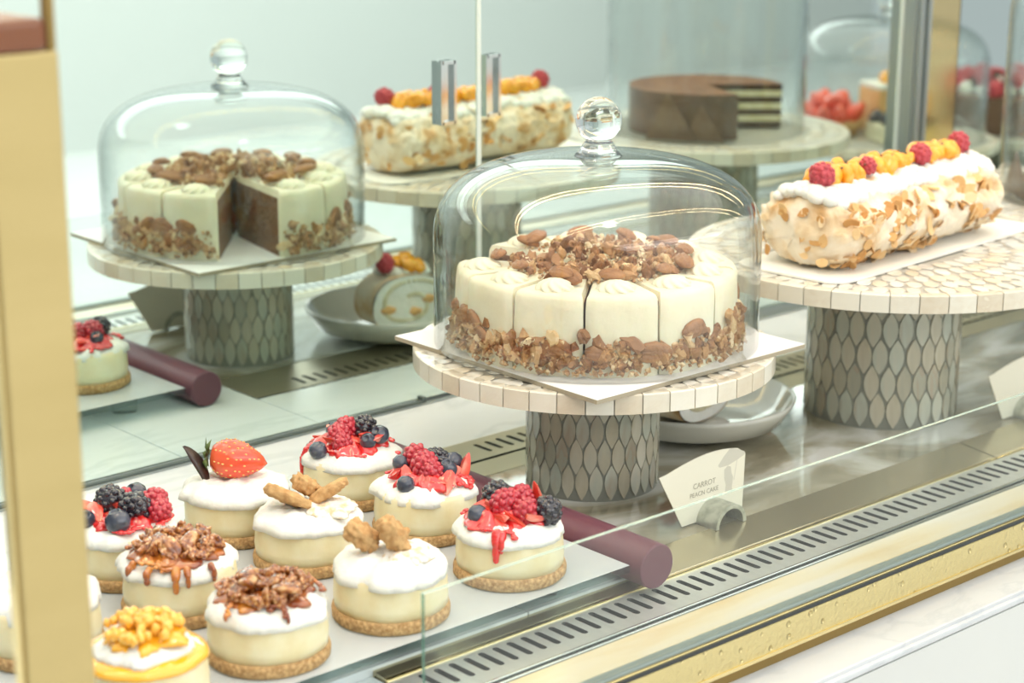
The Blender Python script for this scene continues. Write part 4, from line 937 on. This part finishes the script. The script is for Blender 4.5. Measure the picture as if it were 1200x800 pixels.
for yd in (-ST-0.0002, ST+0.0002):
    pts = []; b = MB()
    for i in range(70):
        t = i/69; a = -0.5+t*TAU*1.35; r = 0.94-0.62*t; x, z = ssec(a); pts.append((x*r, SH*0.47+(z-SH*0.47)*r))
    for i, (x, z) in enumerate(pts): b.ball((x, yd, z), 0.0024, 8, 6, 0, (1, 0.5, 1))
    link('sponge_swirl', b.mesh('sponge_swirl', 'sponge'), sl)
MPALE = lump('mango_chunk', 'orange_cake', 88, 3, 0.22, (1.15, 1.0, 0.85), 1.2, True)
for (x, z, yd) in ((0.004, 0.021, ST), (-0.028, 0.026, ST), (0.022, 0.033, ST), (-0.006, 0.022, -ST)):
    link('mango_chunk', MPALE, sl, (x, yd, z), (0, 0, 0.3), (0.008, 0.0028, 0.006))
b = MB()
for k in range(26): b.ball((rg.uniform(-0.022, 0.024), rg.uniform(-0.014, 0.014), SH+rg.uniform(-0.001, 0.003)), rg.uniform(0.006, 0.0085), 10, 8, 0, (1.1, 1.1, 0.8))
link('cream_topping', b.mesh('cream_topping', 'whip'), sl)
for (x, y, z) in ((0.004, 0.010, 0.009), (0.014, 0.012, 0.007), (0.010, -0.004, 0.011), (-0.004, -0.002, 0.009)): link('mango_chunk', MCH[1], sl, (x, y, SH+z), (0.3, 0.5, x*99), 0.0092)
link('raspberry', RASPM[0], sl, (-0.021, 0.004, SH+0.012), (0.4, 0.2, 0), 1.0)

# ------------------------------------------------------------------ name cards
def text_mesh(body, size):
    cu = bpy.data.curves.new('card_text', 'FONT'); cu.body = body; cu.size = size; cu.align_x = 'CENTER'; cu.extrude = 0.00004; cu.resolution_u = 3
    o = bpy.data.objects.new('tmp', cu); COL.objects.link(o); dg = bpy.context.evaluated_depsgraph_get(); me = bpy.data.meshes.new_from_object(o.evaluated_get(dg))
    bpy.data.objects.remove(o); me.materials.clear(); me.materials.append(M['card_ink']); return me
def name_card(x, y, label, lines, rz=0.0):
    t = thing('name_card', label, 'name card', (x, y, 0.0), rz, 'name cards along the front')
    prof = [(-0.030, 0.0015), (0.041, 0.0015), (0.0425, 0.0475)]
    for i in range(1, 12):
        s = i/11; xx = 0.0425+( -0.0575-0.0425)*s; prof.append((xx, 0.0475+0.0125*math.sin(PI*(0.18+0.82*s)**0.9)*0.95-0.004*(1-s)+0.002*0 if i < 11 else 0.0485))
    prof[-1] = (-0.0575, 0.0485)
    N = len(prof); vs = [(a, -0.0004, z) for a, z in prof]+[(a, 0.0004, z) for a, z in prof]
    fs = [tuple(range(N)), tuple(reversed(range(N, 2*N)))]+[(i, N+i, N+(i+1) % N, (i+1) % N) for i in range(N)]
    link('card', MB().add(vs, fs).mesh('card', 'card', False), t, (0, 0, 0))
    zz = 0.0300
    for ln in lines:
        tm = text_mesh(ln, 0.0066 if ln == lines[0] else 0.0056); link('lettering', tm, t, (-0.0055, -0.00055, zz), (PI/2, 0, 0)); zz -= 0.0068
    # pale printed figure under a parasol
    fig = MB(); y0 = -0.00045
    def poly(p): fig.add([(a, y0, z) for a, z in p], [tuple(range(len(p)))])
    poly([(0.010, 0.0435), (0.0165, 0.0500), (0.024, 0.0555), (0.0335, 0.0525), (0.0415, 0.0490), (0.0417, 0.0462), (0.034, 0.0440), (0.022, 0.0412), (0.012, 0.0415)])
    poly([(0.0175, 0.0385), (0.0215, 0.0410), (0.0255, 0.0395), (0.0265, 0.034), (0.0285, 0.030), (0.0275, 0.022), (0.0285, 0.0175), (0.0190, 0.0170), (0.0200, 0.025), (0.0180, 0.031)])
    poly([(0.0325, 0.0445), (0.0332, 0.0445), (0.0300, 0.0270), (0.0292, 0.0270)])
    link('printed_figure', fig.mesh('printed_figure', 'card_print', False), t)
    # half-round metal holder
    b = MB(); n = 16; ro, ri, ya, yb = 0.0178, 0.0142, -0.022, 0.0035; vs = []
    for yy in (ya, yb):
        for r in (ro, ri): vs += [(0.004+r*math.cos(PI*i/n), yy, 0.0003+r*math.sin(PI*i/n)) for i in range(n+1)]
    m1 = n+1; fs = []
    for i in range(n):
        A, B, Cc, Dd = i, m1+i, 2*m1+i, 3*m1+i
        fs += [(A, A+1, B+1, B), (Cc, Dd, Dd+1, Cc+1), (A, Cc, Cc+1, A+1), (B, B+1, Dd+1, Dd)]
    fs += [(0, m1, 3*m1, 2*m1), (n, 2*m1+n, 3*m1+n, m1+n)]
    link('card_holder', sharp(MB().add(vs, fs).mesh('card_holder', 'holder_metal'), 40), t)
    return t
name_card(1.0900, -0.3955, 'cream name card lettered CARROT in an arched metal holder before the domed cake', ['CARROT', 'PEACN CAKE'])
name_card(1.5200, -0.3990, 'name card in an arched metal holder before the roulade stand', [])

# ------------------------------------------------------------------ chocolate layer cake (tall dome), seen mostly in the mirror
cc = thing('chocolate_cake', 'dark chocolate layer cake with a cut side and leaning chocolate shards', 'cake', (S3[0], S3[1], T3+0.0012))
def sector(r, a0, a1, z0, z1, mats, n=40, layers=None):
    b = MB(); vs = []; 
    for z in (z0, z1): vs += [(r*math.cos(a0+(a1-a0)*i/n), r*math.sin(a0+(a1-a0)*i/n), z) for i in range(n+1)]+[(0, 0, z)]
    m1 = n+2; fs = [(i, i+1, m1+i+1, m1+i) for i in range(n)]; b.add(vs, fs, 0)
    b.add(vs, [tuple(range(m1, 2*m1))], 1); b.add(vs, [tuple(reversed(range(m1)))], 0)
    for sd, (A, Bc) in enumerate(((0, n+1), (n, n+1))):
        zs = [z0+(z1-z0)*k/7 for k in range(8)]
        for k in range(7):
            q = [(vs[A][0], vs[A][1], zs[k]), (0, 0, zs[k]), (0, 0, zs[k+1]), (vs[A][0], vs[A][1], zs[k+1])]; b.add(q, [(0, 1, 2, 3) if sd else (3, 2, 1, 0)], 2 if k % 2 == 0 else 3)
    return b.mesh('layers', mats, False)
link('layers', sector(0.099, R_(113), R_(400), 0, 0.056, ['choc_side', 'cocoa', 'choc_layer', 'sponge']), cc)
for (a, s, tw) in ((137, 0.72, 0.30), (159, 0.92, -0.12)):
    b = MB(); th = 0.0016; vs = [(-0.036, -th, 0), (0.036, -th, 0), (0.006, -th, 0.066), (-0.036, th, 0), (0.036, th, 0), (0.006, th, 0.066)]
    b.add(vs, [(0, 1, 2), (5, 4, 3), (0, 3, 4, 1), (1, 4, 5, 2), (2, 5, 3, 0)])
    A = R_(a); link('chocolate_shard', b.mesh('chocolate_shard', 'choc_shard', False), cc, (0.1115*math.cos(A), 0.1115*math.sin(A), 0), (0.10, 0, A+PI/2+tw), s)
# strawberry tart
tt = thing('strawberry_tart', 'small tart heaped with glazed red strawberries', 'tart', (2.282, -0.435, T4+0.0005)); tt.scale = (1.3, 1.3, 1.15)
link('tart_shell', MB().lathe([(0, 0), (0.030, 0), (0.040, 0.020), (0.037, 0.020), (0.0, 0.018)], 40).mesh('tart_shell', 'biscuit'), tt)
rg = random.Random(77)
for k in range(15):
    a = TAU*k/9 if k < 9 else TAU*k/5; r = 0.026 if k < 9 else 0.011; z = 0.026 if k < 9 else 0.040
    link('strawberry', SM, tt, (r*math.cos(a), r*math.sin(a), z), (rg.uniform(-0.4, 0.4)+0.6*math.sin(-a), 0.6*math.cos(a), 0), 0.85)
# square cakes
def square_cake(x, y, rz, label, h1, top):
    s = thing('square_cake', label, 'cake', (x, y, T4+0.0005), rz, 'square cakes on the low stand')
    link('cake_base', bevbox('cake_base', -0.032, 0.032, -0.032, 0.032, 0, h1, 'sponge' if top == 'dark' else 'orange_cake', 0.002), s)
    if top == 'dark':
        for k in range(26): link('blackberry', BLACK[k % 2], s, (rg.uniform(-0.026, 0.026), rg.uniform(-0.026, 0.026), h1+0.004+rg.uniform(0, 0.006)), (rg.uniform(0, 6), 0, rg.uniform(0, 6)), 0.75)
    else:
        link('cream_layer', bevbox('cream_layer', -0.032, 0.032, -0.032, 0.032, h1+0.0002, h1+0.008, 'whip', 0.002), s)
        for k in range(4): link('mango_chunk', MCH[k % 4], s, (rg.uniform(-0.018, 0.018), rg.uniform(-0.018, 0.018), h1+0.014), (k, k*2, k), 0.012)
square_cake(2.300, -0.330, 0.5, 'pale square cake topped with dark berries on the low stand', 0.026, 'dark')
square_cake(2.366, -0.395, 0.4, 'tall orange square cake with cream layer on the low stand', 0.066, 'orange')
# raspberry chocolate cake
rc = thing('chocolate_cake', 'chocolate cake topped with whipped cream, chocolate curls and raspberries', 'cake', (S5[0], S5[1], T5+0.0005))
link('cake_body', sharp(MB().lathe([(0, 0), (0.092, 0), (0.094, 0.004), (0.094, 0.056), (0.090, 0.060), (0, 0.060)], 56).mesh('cake_body', 'choc_side')), rc)
WH = [lump('cream_dollop', 'whip', 90+i, 3, 0.25, (1, 1, 0.8), 1.5, True) for i in range(3)]
CHU = [lump('chocolate_chip', 'dark_chocolate', 95+i, 2, 0.4, (1.5, 0.8, 0.5), 1.5) for i in range(3)]
for k in range(26):
    a = TAU*k/13+0.1*(k//13); r = 0.074 if k < 13 else 0.045
    link('cream_dollop', WH[k % 3], rc, (r*math.cos(a), r*math.sin(a), 0.066), (0, 0, k), 0.014)
for k in range(50):
    a = rg.uniform(0, TAU); r = 0.085*math.sqrt(rg.random()); link('chocolate_chip', CHU[k % 3], rc, (r*math.cos(a), r*math.sin(a), 0.071+rg.uniform(0, 0.008)), (k, k*2, k*3), 0.008)
for k in range(13):
    a = TAU*(k+0.5)/13; r = 0.082 if k % 2 else 0.055; link('raspberry', RASPM[k % 2], rc, (r*math.cos(a), r*math.sin(a), 0.072 if k % 2 else 0.082), (k, 0.4, k), 1.5)
